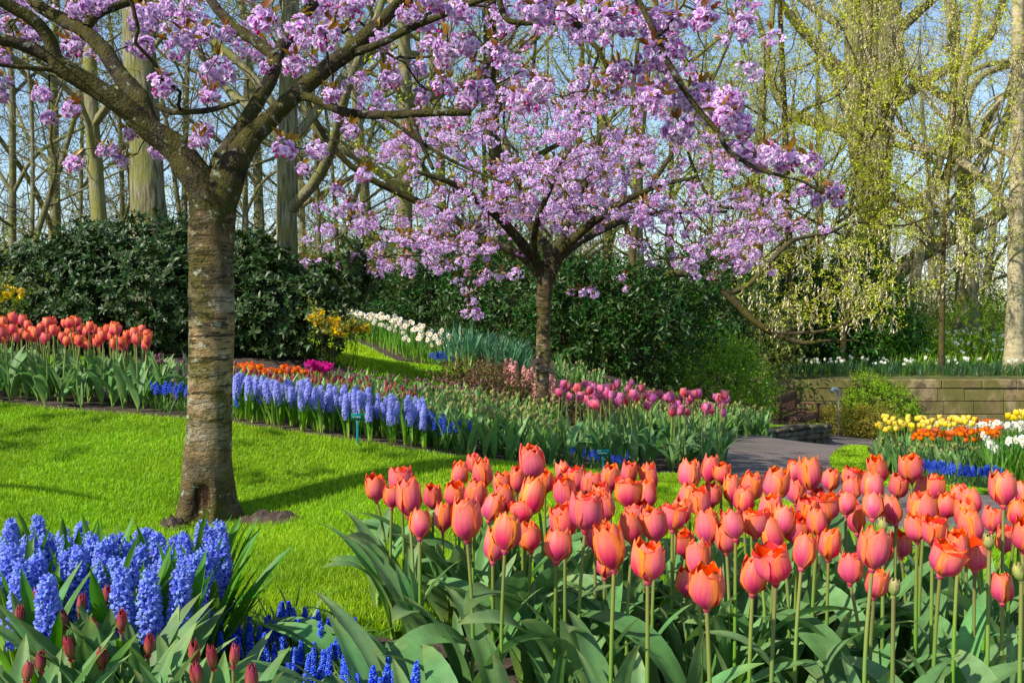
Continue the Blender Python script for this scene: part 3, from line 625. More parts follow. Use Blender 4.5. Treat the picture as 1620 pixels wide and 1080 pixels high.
def small_tulip(h, R, bh, op, nl=2, pointed=0.0, L=.26, W=.055):
    g = G(); b = G(); petal_cup(b, rng, h=bh, R=R, nu=3, nv=5, opened=op, pointed=pointed); g.inst(b, rotz(rng.uniform(0, 6), (0, 0, h))[None])
    s = G(); stem_geo(s, h, .005, .004, .02, 5, 1, 4, rng.uniform(0, 6)); g.inst(s, np.eye(4)[None])
    for k in range(nl): blade_leaf(g, rng, L=L * rng.uniform(.8, 1.2), W=W, a0=rng.uniform(4, 15), a1=rng.uniform(20, 80), nu=2, nv=6, mi=2, M=rotz(rng.uniform(0, 6.28)))
    return g
def small_set(name, mat, n=4, leaf='tulipleaf', **k): return mesh_list(name, [small_tulip(**k) for _ in range(n)], [MAT[mat], MAT['tulipstem'], MAT[leaf]])
YTUL = small_set('yellow_tulip', 'yellow', h=.40, R=.03, bh=.075, op=.05, nl=3)
OTUL = small_set('orange_tulip', 'orange', h=.36, R=.033, bh=.07, op=.55, nl=3, pointed=.5)
OTUL2 = small_set('low_orange_tulip', 'orange', h=.34, R=.036, bh=.06, op=.6, nl=2, pointed=.3, leaf='youngleaf')
MAGT = small_set('magenta_tulip', 'magenta', h=.36, R=.036, bh=.07, op=.6, nl=2, pointed=.5, leaf='youngleaf')
def young(mat, L, W, bh, n=4):
    def f():
        g = G(); m = rng.integers(3, 6)
        for k in range(m): blade_leaf(g, rng, L=L * rng.uniform(.7, 1.15), W=W * rng.uniform(.8, 1.2), a0=rng.uniform(2, 14), a1=rng.uniform(10, 60), nu=2, nv=6, mi=1, M=rotz(k * 6.28 / m + rng.normal(0, .4), (.008 * rng.normal(), .008 * rng.normal(), 0)), fold=.55)
        hb = L * rng.uniform(.75, 1.0); b = G(); petal_cup(b, rng, h=bh, R=.013, nu=2, nv=4, opened=-.2, pointed=.8); g.inst(b, rotz(0, (0, 0, hb))[None], mi=0)
        s = G(); stem_geo(s, hb, .004, .0035, .02, 4, 2, 3); g.inst(s, np.eye(4)[None]); return g
    return mesh_list('young_tulip', mk(f, n), [MAT[mat], MAT['youngleaf'], MAT['tulipstem']])
YOUNG_R = young('redbud', .30, .05, .05); YOUNG_G = young('greenbud', .30, .055, .045, 5); YOUNG_P = young('purplebud', .32, .05, .045)
def daff(h, cup, head=.034, n=1, leaf=5, L=.34, lm='strap'):
    g = G()
    for q in range(n):
        hd = rng.uniform(.85, 1.1) * h; az = rng.uniform(0, 6.28) if n > 1 else 0; ox, oy = (rng.normal(0, .03), rng.normal(0, .03)) if n > 1 else (0, 0)
        f = G(); 
        for k in range(6):
            a = k * PI / 3; c, s = math.cos(a), math.sin(a); rr = np.array((.005, .6 * head, head)); ww = np.array((.005, .40 * head, .08 * head)); zz = np.array((0, .004 + .006 * (k % 2), -.002))
            V = np.stack([np.stack([rr * c - q_ * ww * s, rr * s + q_ * ww * c, zz], 1) for q_ in (-1, 1)], 1)
            f.add(V.reshape(-1, 3), grid_q(1, 2), [(x, t, k * .1) for t in (0, .5, 1) for x in (0, 1)], 0)
        lathe(f, [(.004, 0), (.009, .004), (.011, .012), (.013, .014)], 7, 1)
        lathe(f, [(.004, -.016), (.005, -.006), (.003, 0)], 5, 3)
        d = np.array([[math.cos(az - 1.57) * .9, math.sin(az - 1.57) * .9, rng.uniform(-.1, .35)]])
        g.inst(f, frames([(ox, oy, hd)] + d * .012, d, rng.random() * 6, 1.0))
        s = G(); stem_geo(s, hd, .004, .003, .01, 4, 3, 3); g.inst(s, rotz(0, (ox, oy, 0))[None])
    g.inst(strap_tuft(leaf, L, .014, 30, 5, .025, 2, 1, fold=.4), np.eye(4)[None])
    return g
DAFF = mesh_list('daffodil', [daff(.36, 'cup') for _ in range(5)], [MAT['daffodil'], MAT['cup'], MAT['strap'], MAT['tulipstem']])
DAFF2 = mesh_list('white_daffodil', [daff(.34, 'whitecup', .038, 2, 7) for _ in range(5)], [MAT['daffodil'], MAT['whitecup'], MAT['strap'], MAT['tulipstem']])
TALLTUFT = mesh_list('strap_leaf_clump', [strap_tuft(22, .56, .022, 34, 7, .05, 0, 1, (1, 14), .4) for _ in range(4)], MAT['bluestrap'])
LOWTUFT = mesh_list('narcissus_clump', [strap_tuft(16, .34, .013, 45, 5, .045, 0, 1, (2, 18), .4) for _ in range(4)], MAT['strap'])
DARKTUFT = mesh_list('dark_narcissus_clump', [strap_tuft(16, .34, .013, 60, 5, .05, 0, 1, (2, 24), .4) for _ in range(4)], MAT['darkstrap'])

# ------------------------------------------------------------------ planting helpers
def edge_pts(E, n, d0, d1, rng, smin=0.0, smax=1.0, mind=.0, tries=12):
    """points in a strip behind the edge polyline E (offset back along the view)"""
    E = resample(E, 200); out = []
    for _ in range(n * tries):
        if len(out) >= n: break
        s = rng.uniform(smin, smax) * 199; i = int(min(s, 198)); p = E[i] + (E[i + 1] - E[i]) * (s - i)
        dd = rng.uniform(d0, d1); v = p / np.linalg.norm(p); q = p + v * dd
        if mind and any((q[0] - o[0]) ** 2 + (q[1] - o[1]) ** 2 < mind * mind for o in out): continue
        out.append(q)
    return np.array(out)
def scatter(name, meshes, pts, rng, label, cat, group, s=(.85, 1.15), tilt=.08, face=False, kind=None, dz=-.005):
    Z = zt(pts[:, 0], pts[:, 1])
    for (x, y), z in zip(pts, Z):
        rz = rng.normal(0, .55) if face else rng.uniform(0, 6.28)
        lb = label if isinstance(label, str) else label(x, y)
        gp_ = group if isinstance(group, str) or group is None else group(x, y)
        put(name, meshes[rng.integers(len(meshes))], None, (x, y, z + dz), rz, rng.uniform(*s), rng.normal(0, tilt, 2), lb, cat, gp_)
def tulip(loc, bloom, hh, bs, leaves, label, group, stem, rng, cat='tulip', name='tulip', lean=None, lsc=1.0, lpool=None, bias=None, stemr=1.0):
    lean = rng.normal(0, .035, 2) if lean is None else lean
    r = put(name, None, None, loc, 0, 1.0, lean, label, cat, group)
    put('stem', stem, r, (0, 0, 0), rng.uniform(0, 6.28), (stemr, stemr, hh))
    put('bloom', bloom, r, (0, 0, hh), rng.uniform(0, 6.28), (bs * rng.uniform(.93, 1.07), bs * rng.uniform(.93, 1.07), bs * rng.uniform(.92, 1.1)), rng.normal(0, .13, 2))
    for k in range(leaves):
        a = (k * 2.2 + rng.uniform(0, 6.28)) if bias is None else rng.normal(bias, .9)
        put('leaf', lpool[rng.integers(len(lpool))], r, (0, 0, .01 + .02 * k), a, lsc * rng.uniform(.8, 1.15), rng.normal(0, .08, 2))
    return r

# ------------------------------------------------------------------ foreground coral tulips, placed head by head
_A = [(273,203,95),(383,170,105),(340,255,62),(420,262,115),(467,360,115),(525,245,85),(570,345,90),(680,355,135),(625,225,100),(645,150,70),(712,95,72),(752,148,95),(712,245,105),(775,310,70),(840,185,80),(855,250,100),(955,258,118),(905,185,60),(850,400,140),(795,470,110),(968,422,108),(980,85,122),(1028,190,65),(1080,460,125),(1130,140,85),(1125,230,105),(1170,165,90),(1120,355,125),(1210,310,138),(1235,190,95),(1325,155,100),(1400,225,110),(1405,145,70),(1255,415,110),(1340,475,155),(1300,550,95),(1492,525,160),(1530,370,120),(1445,315,100),(1490,245,90),(1512,165,88),(1425,405,80),(1295,250,60),(1310,315,65),(930,325,60)]
_B = [(82,155,95),(170,130,82),(230,135,78),(62,260,95),(190,235,85),(275,220,85),(360,205,98),(468,190,115),(550,140,60),(630,150,110),(565,225,85),(715,180,60),(660,255,95),(712,280,115),(805,150,80),(820,210,80),(910,200,110),(945,130,90),(1020,195,88),(1088,110,105),(1130,215,90),(1197,220,60),(1015,305,105),(1140,310,120),(1235,300,65),(1310,260,70),(1335,330,110),(1370,290,60),(1445,350,85),(1500,215,115),(1570,230,80),(1555,330,80),(1360,385,115),(1500,440,85),(1585,440,80),(385,355,115),(450,310,110),(175,388,110),(255,430,108),(295,390,75),(70,455,95),(125,530,125),(75,625,95),(165,655,150),(370,600,135),(475,540,150),(590,490,125),(480,430,110),(565,390,110),(712,458,110),(665,370,80),(840,350,95),(910,310,60),(605,325,70),(500,365,80),(140,290,75),(810,570,105),(918,625,115),(908,480,145),(1040,460,90),(1215,510,140),(1295,490,80),(1370,500,120),(1495,655,112),(10,350,75),(30,330,70),(1180,420,70),(1110,400,75),(330,285,60),(790,285,70)]
_GB = [(1005,648,45),(960,365,42),(1580,565,60),(1435,440,40)]
S_ = 2.843
HEADS = [(500 + a / S_, 700 + b / S_, c / S_) for a, b, c in _A] + [(1060 + a / S_, 700 + b / S_, c / S_) for a, b, c in _B]
rng = np.random.default_rng(21)
SPECIAL = {21: 'tallest coral tulip, standing clear above the left half of the near bed', 0: 'coral tulip at the far left end of the near bed, leaning free', 10: 'pale coral tulip just behind a twin, high at the left',
           18: 'large open pink-based tulip with red gap, left front of the near bed', 36: 'broad coral tulip with red rim, front centre of the near bed', 34: 'broad pink-orange tulip beside the red-rimmed one, front centre',
           64: 'tall coral tulip against the muscari patch on the right', 74: 'tall magenta-pink tulip at the right edge of the near bed', 88: 'lowest coral tulip, nearest the camera at the front centre',
           103: 'flaring red-rimmed coral tulip on a tall pale green stem', 108: 'lone low coral tulip at the bottom right of the near bed', 23: 'squat orange tulip low in the left front row', 61: 'pink coral tulip overlapping the dark brick path'}
for i, (hx, hy, hw) in enumerate(HEADS):
    dw = .070 * F / max(hw, 26); dy = .53 * F / max(hy - 490 + 5, 190)
    d = float(np.clip(.5 * dw + .5 * dy if hw > 29 else dy + .15, 1.9, 3.5))
    P = pix(hx, hy + hw * .62, d)                                   # foot of the bloom
    bs = float(np.clip(hw * d / F / .070, .82, 1.22)) * (1.0 if d < 2.35 else 1.06); zg = z1(P[0], P[1]); hh = P[2] - zg
    row = 'front' if d < 2.35 else ('middle' if d < 2.75 else 'back'); colm = 'left end' if hx < 720 else ('left half' if hx < 960 else ('centre' if hx < 1180 else ('right half' if hx < 1420 else 'right end')))
    lb = SPECIAL.get(i, f'coral tulip in the {row} rows, {colm} of the near bed')
    tulip((P[0], P[1], zg), BLOOM[rng.integers(len(BLOOM))], hh, bs, 4 if hy > 760 else 3, lb, None if i in SPECIAL else f'coral tulips, {row} rows, {colm} of the near bed', STEM[rng.integers(3)], rng, lean=(0, 0), lpool=LEAF, bias=(PI + .2 if hx < 690 and rng.random() < .6 else None), lsc=rng.uniform(.85, 1.05))
for (a, b, c), lb in zip(_GB, ('closed pale green tulip bud between coral blooms, right half of front row', 'small closed green tulip bud behind the coral blooms, right of centre', 'closed green tulip bud at the extreme right edge of the near bed', 'greenish tulip bud deep among the right coral tulips')):
    hx, hy, hw = 1060 + a / S_, 700 + b / S_, c / S_; d = float(np.clip(.53 * F / (hy - 485), 2.0, 3.2)); P = pix(hx, hy + hw, d); zg = z1(P[0], P[1])
    tulip((P[0], P[1], zg), GBUD[rng.integers(2)], P[2] - zg, .62, 3, lb, None, STEM[0], rng, lean=(0, 0), lpool=LEAF)
# sprawling outer leaves at the near left end of the bed, each on its own budless plant
for i, (x, y, az, l, s) in enumerate([(-.22, 2.05, PI, 7, 1.15), (-.18, 2.0, PI - .5, 2, 1.15), (-.20, 2.25, PI + .3, 5, 1.1), (-.10, 1.85, PI + .6, 2, 1.2), (.0, 1.75, PI + .9, 7, 1.2), (-.05, 2.15, PI + .2, 3, 1.0), (.12, 1.70, -PI / 2 - .4, 5, 1.1),
        (.35, 1.72, -1.2, 7, 1.1), (.62, 1.75, -.4, 5, 1.15), (.85, 1.72, -2.4, 2, 1.1), (.5, 1.68, 2.9, 7, 1.0), (.95, 1.8, .1, 5, 1.1), (-.25, 1.9, PI, 7, 1.2), (-.28, 2.0, PI + .35, 3, 1.25), (-.2, 1.8, PI + .5, 7, 1.25), (-.28, 2.2, PI - .2, 2, 1.15), (-.15, 1.75, PI + .2, 3, 1.3)]):
    r = put('leafy_tulip', None, None, (x, y, z1(x, y)), 0, 1, (0, 0), 'flowerless tulip plant with broad sprawling leaves along the front edge of the near bed', 'tulip', 'flowerless tulip plants fronting the near bed')
    for k in range(4): put('leaf', LEAF[l if k == 0 else rng.integers(8)], r, (0, 0, .01), az + (0 if k == 0 else rng.normal(0, .8)), s * rng.uniform(.85, 1.1), rng.normal(0, .08, 2))

# ------------------------------------------------------------------ near left: hyacinths, budding tulips, muscari
rng = np.random.default_rng(22)
HY = [(20, 920, 46), (5, 880, 40), (75, 900, 48), (60, 870, 36), (95, 895, 44), (115, 905, 40), (80, 965, 40), (45, 905, 40), (150, 900, 38), (137, 880, 34), (155, 940, 40), (180, 935, 44), (200, 955, 40), (212, 935, 36), (190, 900, 34), (232, 890, 40), (236, 955, 44), (250, 900, 40), (275, 905, 38), (285, 935, 42), (305, 930, 44), (302, 900, 36), (330, 890, 44), (335, 915, 40), (350, 905, 36), (225, 920, 40), (270, 950, 36), (125, 930, 40), (10, 935, 44), (168, 915, 36), (318, 878, 34), (30, 945, 40), (55, 930, 38), (108, 925, 38), (140, 915, 36), (175, 905, 36), (208, 910, 36), (218, 895, 34), (262, 925, 38), (290, 915, 36), (322, 925, 38), (342, 880, 34), (15, 895, 36)]
for i, (hx, hy, hw) in enumerate(HY):
    d = float(np.clip(2.0 + (960 - hy) * .0085 + rng.normal(0, .05), 1.95, 2.9)); top = pix(hx, hy - 52, d); zg = z1(top[0], top[1]); sp = .165 * rng.uniform(.9, 1.1)
    hb = top[2] - zg - sp
    where = 'left' if hx < 130 else ('middle' if hx < 240 else 'right')
    r = put('blue_hyacinth', None, None, (top[0], top[1], zg), 0, 1, rng.normal(0, .03, 2), f'deep blue hyacinth in the {where} third of the near clump before the cherry trunk', 'hyacinth', f'near blue hyacinths, {where} third of the clump')
    put('stem', HSTEM[0], r, (0, 0, 0), 0, (1, 1, max(hb, .02) / .16))
    put('flower_spike', HSPIKE[rng.integers(4)], r, (0, 0, hb), rng.uniform(0, 6.28), sp / .165)
    for k in range(4 if hx < 310 else 6):
        az = rng.uniform(0, 6.28) if hx < 310 or k < 3 else rng.normal(0.2, .5)
        put('leaf', HLEAF[rng.integers(5) if hx < 310 else (1, 2, 4)[rng.integers(3)]], r, (rng.normal(0, .012), rng.normal(0, .012), 0), az, (hb + sp) / .30 * rng.uniform(.92, 1.18), rng.normal(0, .05, 2))
BUDS = [(30, 963, 15), (58, 930, 14), (101, 966, 14), (127, 945, 14), (148, 975, 14), (165, 932, 12), (113, 1015, 18), (65, 1035, 16), (42, 1050, 17), (234, 1010, 18), (192, 970, 12), (309, 1025, 15), (338, 1030, 16), (369, 1027, 15), (400, 1070, 16), (314, 1058, 12), (162, 1028, 12)]
def bud_plant(P, top, lb, gp_, mesh, nl=4, s=1.0):
    zg = z1(P[0], P[1]); r = put('budding_tulip', None, None, (P[0], P[1], zg), 0, 1, (0, 0), lb, 'tulip', gp_)
    if mesh is not None:
        put('stem', STEM[rng.integers(3)], r, (0, 0, 0), rng.uniform(0, 6), (.75, .75, top)); put('bud', mesh, r, (0, 0, top), rng.uniform(0, 6), s * rng.uniform(.9, 1.1), rng.normal(0, .1, 2))
    for k in range(nl): put('leaf', LEAF[(0, 1, 4, 6, 0, 4)[rng.integers(6)]], r, (0, 0, .01), k * 6.28 / nl + rng.normal(0, .5), rng.uniform(.95, 1.25), rng.normal(0, .06, 2))
for i, (hx, hy, hw) in enumerate(BUDS):
    d = float(np.clip(2.05 - (hy - 930) * .0028, 1.62, 2.1)); P = pix(hx, hy + 28, d)
    e = 'near the left picture edge' if hx < 80 else ('in front of the hyacinths' if hx < 260 else 'beside the muscari')
    bud_plant(P, P[2] - z1(P[0], P[1]), f'tulip plant with closed dark red bud among blue-green leaves {e}', f'red tulip buds {e}', BUD[rng.integers(4)], s=.68)
for i in range(26):
    a, d = rng.uniform(-20, 400), rng.uniform(1.5, 1.95); P = np.array(gx(a, d))
    bud_plant(P, 0, 'leafy tulip plant without a visible bud in the corner before the hyacinths', 'budless tulip plants before the hyacinths', None, 4)
MU = [(380, 990, 14), (400, 985, 12), (378, 1025, 12), (420, 1010, 14), (440, 965, 14), (455, 970, 14), (463, 968, 13), (430, 1000, 12), (448, 1015, 14), (470, 1000, 14), (475, 1020, 14), (490, 975, 14), (497, 990, 14), (468, 1040, 16), (425, 1040, 14), (418, 1052, 13), (500, 1015, 13), (512, 1020, 13), (505, 1040, 14), (520, 1055, 14), (494, 1065, 14), (555, 985, 14), (556, 1030, 13), (567, 1070, 16), (585, 1070, 14), (635, 1068, 16), (605, 1070, 12), (540, 1065, 12), (362, 1005, 11), (395, 1015, 12), (410, 1030, 12), (436, 1030, 12), (480, 1045, 13), (500, 1075, 13), (455, 1075, 13), (530, 1030, 12), (518, 985, 12), (345, 1000, 11), (305, 1010, 11), (258, 1020, 11), (410, 1000, 12), (485, 1000, 12), (462, 985, 12), (444, 990, 12), (524, 1005, 12), (540, 1045, 12), (400, 1045, 12), (575, 1050, 12), (548, 1075, 12), (430, 1070, 13)]
MU += [(a + 3 + rng.uniform(-22, 22), b + rng.uniform(-14, 18), c) for a, b, c in MU[:46]]
for i, (hx, hy, hw) in enumerate(MU):
    d = float(np.clip(2.55 - (hy - 960) * .005, 1.95, 2.6)); P = pix(hx, hy, d); zg = z1(P[0], P[1]); top = max(P[2] - zg, .1)
    e = 'left of' if hx < 440 else 'among'
    r = put('grape_hyacinth', None, None, (P[0], P[1], zg), 0, 1, rng.normal(0, .06, 2), 'deep blue grape hyacinth spike ' + ('in the patch beside the hyacinth leaves' if hx < 470 else 'beside the sprawling tulip leaves'), 'grape hyacinth', 'grape hyacinths ' + ('beside the hyacinth leaves' if hx < 470 else 'beside the sprawling tulip leaves'))
    put('stem', MSTEM[0], r, (0, 0, 0), rng.uniform(0, 6), (1, 1, top)); put('flower_spike', MSPIKE[rng.integers(3)], r, (0, 0, top - .02), rng.uniform(0, 6), rng.uniform(.6, .85))
    put('leaves', MTUFT[rng.integers(4)], r, (rng.normal(0, .02), rng.normal(0, .02), 0), rng.uniform(0, 6), rng.uniform(1.0, 1.5))

# ------------------------------------------------------------------ left and middle beds
def bed_tulips(pts, blooms, hr, bs, label, group, rng, name='tulip', lsc=.9, leaves=2):
    Z = zt(pts[:, 0], pts[:, 1])
    for (x, y), z in zip(pts, Z):
        tulip((x, y, z), blooms[rng.integers(len(blooms))], rng.uniform(*hr), rng.uniform(*bs), leaves, label(x, y) if callable(label) else label, group(x, y) if callable(group) else group, STEM[rng.integers(3)], rng, name=name, lsc=lsc, lpool=LEAF_LO)
rng = np.random.default_rng(23)
E1 = px((-120, 6.75), (0, 6.65), (120, 6.55), (240, 6.45))
bed_tulips(edge_pts(E1, 125, .12, 1.5, rng, mind=.09), BLOOM_LO, (.36, .52), (.78, 1.0), lambda x, y: 'coral tulip in the left bed before the rhododendrons, ' + ('front rows' if y < 7.3 else 'back rows'), lambda x, y: 'left bed coral tulips, ' + ('front rows' if y < 7.3 else 'back rows'), rng, leaves=3, lsc=1.05)
E2 = px((240, 6.45), (300, 6.4), (372, 6.3))
scatter('purple_budded_tulip', YOUNG_P, edge_pts(E2, 45, .35, 1.9, rng, mind=.09), rng, 'young tulip with dark bud between coral tulips and the front cherry trunk', 'tulip', 'young tulips left of the trunk', (.9, 1.2))
scatter('grape_hyacinth', MUSC, edge_pts(E2, 26, .08, .45, rng, mind=.06), rng, 'blue grape hyacinth clump at the bed edge left of the front cherry trunk', 'grape hyacinth', 'grape hyacinths left of the trunk', (.8, 1.1))
E3 = px((366, 6.24), (450, 6.2), (560, 6.12), (676, 6.08))
for i, (x, y) in enumerate(edge_pts(E3, 95, .10, .75, rng, mind=.055)):
    s = rng.uniform(.72, .98); front = y < 6.48
    r = put('pale_blue_hyacinth', None, None, (x, y, z1(x, y)), rng.uniform(0, 6), s, rng.normal(0, .05, 2), 'light blue hyacinth in the ' + ('front' if front else 'back') + ' of the row edging the lawn', 'hyacinth', 'hyacinth row edging the lawn, ' + ('front' if front else 'back'))
    put('leaves', HTUFT[rng.integers(4)], r); put('flower_spike', HSPIKE_LO[rng.integers(3)], r, (0, 0, .15), rng.uniform(0, 6), 1.0, rng.normal(0, .08, 2))
scatter('red_budded_tulip', YOUNG_R, edge_pts(E3, 150, .8, 2.1, rng, smax=.95, mind=.07), rng, 'young tulip with reddish bud behind the light blue hyacinth row', 'tulip', 'young tulips behind the hyacinth row', (.82, 1.1))
E3b = px((368, 8.4), (440, 8.4), (520, 8.5))
scatter('orange_tulip', OTUL2, edge_pts(E3b, 44, 0, .6, rng, smax=.93, mind=.05), rng, 'low orange tulip in the strip behind the young tulips', 'tulip', 'low orange tulips behind the hyacinth row', (.72, .92))
scatter('magenta_tulip', MAGT, edge_pts(px((483, 8.0), (525, 8.0)), 13, 0, .5, rng, mind=.03), rng, 'hot magenta tulip beside the low orange tulips', 'tulip', 'hot magenta tulips', (.75, .95))
E4 = px((672, 6.1), (760, 6.06), (880, 6.32))
scatter('grape_hyacinth', MUSC, edge_pts(px((665, 6.2), (735, 6.2)), 34, .05, .5, rng, mind=.05), rng, 'blue grape hyacinth clump at the right end of the hyacinth row', 'grape hyacinth', 'grape hyacinths ending the hyacinth row', (.9, 1.2))
scatter('green_budded_tulip', YOUNG_G, edge_pts(E4, 210, .18, 2.9, rng, mind=.075), rng, 'young tulip with pale green bud in the bed before the second cherry', 'tulip', 'pale green young tulips before the second cherry', (.8, 1.1))
scatter('grape_hyacinth', MUSC, edge_pts(px((895, 6.45), (940, 6.6), (1000, 6.75)), 10, .03, .3, rng, mind=.05), rng, 'blue grape hyacinth clump below the pink tulips at the lawn edge', 'grape hyacinth', 'grape hyacinths below the pink tulips', (.65, .9))
scatter('green_budded_tulip', YOUNG_G, edge_pts(px((880, 12.4), (960, 11.6), (1030, 11.6)), 70, 0, 3.2, rng, mind=.10), rng, 'grey-green unopened tulip behind the pink tulips, right of the second cherry trunk', 'tulip', 'unopened tulips behind the pink tulips', (1.0, 1.3))
E5 = px((885, 6.6), (1000, 7.05), (1150, 7.15))
bed_tulips(edge_pts(E5, 74, .12, 1.35, rng, mind=.085), PINKB, (.41, .54), (.9, 1.12), lambda x, y: 'pink tulip in the middle bed before the second cherry, ' + ('left end' if x < .85 else 'right end'), lambda x, y: 'pink tulips of the middle bed, ' + ('left end' if x < .85 else 'right end'), rng, 'pink_tulip', 1.0, 3)
scatter('purple_budded_tulip', YOUNG_P, edge_pts(px((520, 8.4), (620, 8.3), (760, 8.8)), 150, 0, 1.3, rng, mind=.07), rng, 'young tulip with purple bud between hyacinth row and sloping upper lawn', 'tulip', 'purple budded young tulips below the upper lawn', (.7, .95))
scatter('unopened_tulip', YOUNG_G, edge_pts(px((980, 11.0), (1080, 10.0), (1215, 12.5)), 230, 0, 4.0, rng, mind=.11), rng, 'unopened grey-green tulip in the bed sloping down towards the bench', 'tulip', 'unopened tulips towards the bench', (1.0, 1.35))
for (x, y) in edge_pts(px((797, 11.9), (888, 11.9)), 24, 0, .6, rng, mind=.06):
    r = put('pink_hyacinth', None, None, (x, y, z1(x, y)), rng.uniform(0, 6), rng.uniform(1.15, 1.4), (0, 0), 'salmon pink hyacinth behind the second cherry trunk', 'hyacinth', 'salmon pink hyacinths')
    put('leaves', HTUFT[rng.integers(4)], r); put('flower_spike', HSPIKE_PK[rng.integers(2)], r, (0, 0, .16))
scatter('green_budded_tulip', YOUNG_G, edge_pts(px((720, 11.6), (900, 12.0)), 44, 0, .8, rng, mind=.09), rng, 'young grey-green tulip round the salmon pink hyacinths', 'tulip', 'young tulips round the pink hyacinths', (.5, .7))
scatter('strap_leaf_clump', TALLTUFT, edge_pts(px((712, 12.6), (760, 12.3), (826, 12.6)), 52, 0, 1.3, rng, mind=.10), rng, 'tall blue-green clump of upright strap leaves beside the white daffodils', 'daffodil', 'tall strap leaf clumps', (.85, 1.1))
scatter('daffodil', DAFF, edge_pts(px((535, 17.0), (600, 14.9), (712, 12.9)), 170, 0, 1.7, rng, mind=.10), rng, 'white daffodil with orange cup in the slanting bank beyond the upper lawn', 'daffodil', 'white daffodils of the slanting bank', (.95, 1.2), .06, True)
for E, n in ((px((682, 12.75), (712, 12.6)), 12), (px((780, 12.3), (830, 12.3)), 12), (px((528, 17.0), (552, 16.8)), 12)):
    scatter('grape_hyacinth', MUSC, edge_pts(E, n, 0, .5, rng, mind=.05), rng, 'small blue grape hyacinth clump at the far edge of the upper lawn', 'grape hyacinth', 'grape hyacinths by the upper lawn', (1, 1.4))

# ------------------------------------------------------------------ right-hand beds
rng = np.random.default_rng(24)
E6 = px((1392, 9.2), (1450, 9.0), (1530, 8.9))
scatter('yellow_tulip', YTUL, edge_pts(px((1392, 9.3), (1450, 9.5), (1545, 9.7)), 85, 0, 1.3, rng, mind=.085), rng, 'yellow tulip in the bed right of the brick path', 'tulip', 'yellow tulips right of the path', (.72, .9))
scatter('orange_tulip', OTUL, edge_pts(px((1450, 9.0), (1520, 8.9), (1580, 8.9)), 52, 0, .6, rng, mind=.06), rng, 'bright orange tulip in front of the yellow tulips', 'tulip', 'orange tulips before the yellow ones', (.72, .88))
scatter('orange_tulip', OTUL, edge_pts(px((1500, 12.0), (1585, 12.0)), 32, 0, .9, rng, mind=.07), rng, 'orange tulip in the far row nearest the stone wall', 'tulip', 'orange tulips nearest the stone wall', (1.1, 1.25))
scatter('yellow_tulip', YTUL, edge_pts(px((1600, 11.0), (1660, 11.0)), 16, 0, .7, rng, mind=.07), rng, 'yellow tulip at the right picture edge below the stone wall', 'tulip', 'yellow tulips at the right picture edge', (1.05, 1.2))
scatter('white_daffodil', DAFF2, edge_pts(px((1470, 10.9), (1560, 10.2), (1650, 9.6)), 70, 0, .9, rng, mind=.10), rng, 'white daffodil clump between yellow and orange tulips', 'daffodil', 'white daffodils among the right tulips', (.85, 1.0), .06, True)
scatter('white_daffodil', DAFF2, edge_pts(px((1560, 7.6), (1640, 7.2)), 9, 0, .5, rng, mind=.13), rng, 'white daffodil beside the right grape hyacinths', 'daffodil', 'white daffodils beside the grape hyacinths', (.9, 1.1), .06, True)
scatter('narcissus_clump', LOWTUFT, edge_pts(px((1575, 7.0), (1690, 6.6)), 34, 0, 2.2, rng, mind=.12), rng, 'grassy clump of narcissus leaves at the right picture edge', 'daffodil', 'narcissus leaf clumps at the right', (.95, 1.2))
scatter('grape_hyacinth', MUSC, edge_pts(px((1455, 7.2), (1530, 6.55), (1590, 6.4)), 52, .03, .75, rng, mind=.06), rng, 'blue grape hyacinth clump below the orange tulips on the right', 'grape hyacinth', 'grape hyacinths below the orange tulips', (.8, 1.05))
scatter('leafy_tulip', LEAF and YOUNG_G, edge_pts(px((1385, 8.9), (1470, 8.0), (1560, 7.9)), 40, 0, .5, rng, mind=.09), rng, 'leafy tulip without flower at the foot of the yellow and orange rows', 'tulip', 'flowerless tulips of the right bed', (.8, 1.0))
# on top of the stone wall
scatter('narcissus_clump', DARKTUFT, edge_pts(px((1205, 26.55), (1400, 26.55), (1640, 26.55)), 150, 0, 1.2, rng, mind=.13), rng, 'dark strap leaf clump planted along the top of the stone wall', 'daffodil', 'strap leaf clumps on the stone wall', (.95, 1.3))
scatter('white_daffodil', DAFF2, edge_pts(px((1220, 26.6), (1400, 26.6), (1640, 26.6)), 55, 0, 1.2, rng, .1, 1, mind=.15), rng, 'white daffodil along the top of the stone wall', 'daffodil', 'white daffodils on the stone wall', (.95, 1.3), .06, True)
scatter('white_daffodil', DAFF2, edge_pts(px((1420, 29), (1650, 28.5)), 70, 0, 7, rng, mind=.22), rng, 'white daffodil in the rough grass above the stone wall', 'daffodil', 'white daffodils in the rough grass', (1.2, 1.6), .06, True)
k = 3500; a = rng.uniform(1395, 1680, k); d = rng.uniform(28, 38, k); X, Y = (a - 810) / F * d, d
zd = rng.normal(0, .3, (k, 3)); zd[:, 2] = 1
g = G(); g.inst(blade, frames(np.c_[X, Y, zt(X, Y)], zd, rng.random(k) * 6.28, np.stack([np.full(k, .06), np.full(k, .2), rng.uniform(.2, .45, k)], 1)), rng.random(k))
put('rough_grass', g.mesh('rough_grass', MAT['brightshrub']), kind='stuff', label='tall rough grass in the wood edge above the stone wall', cat='grass')
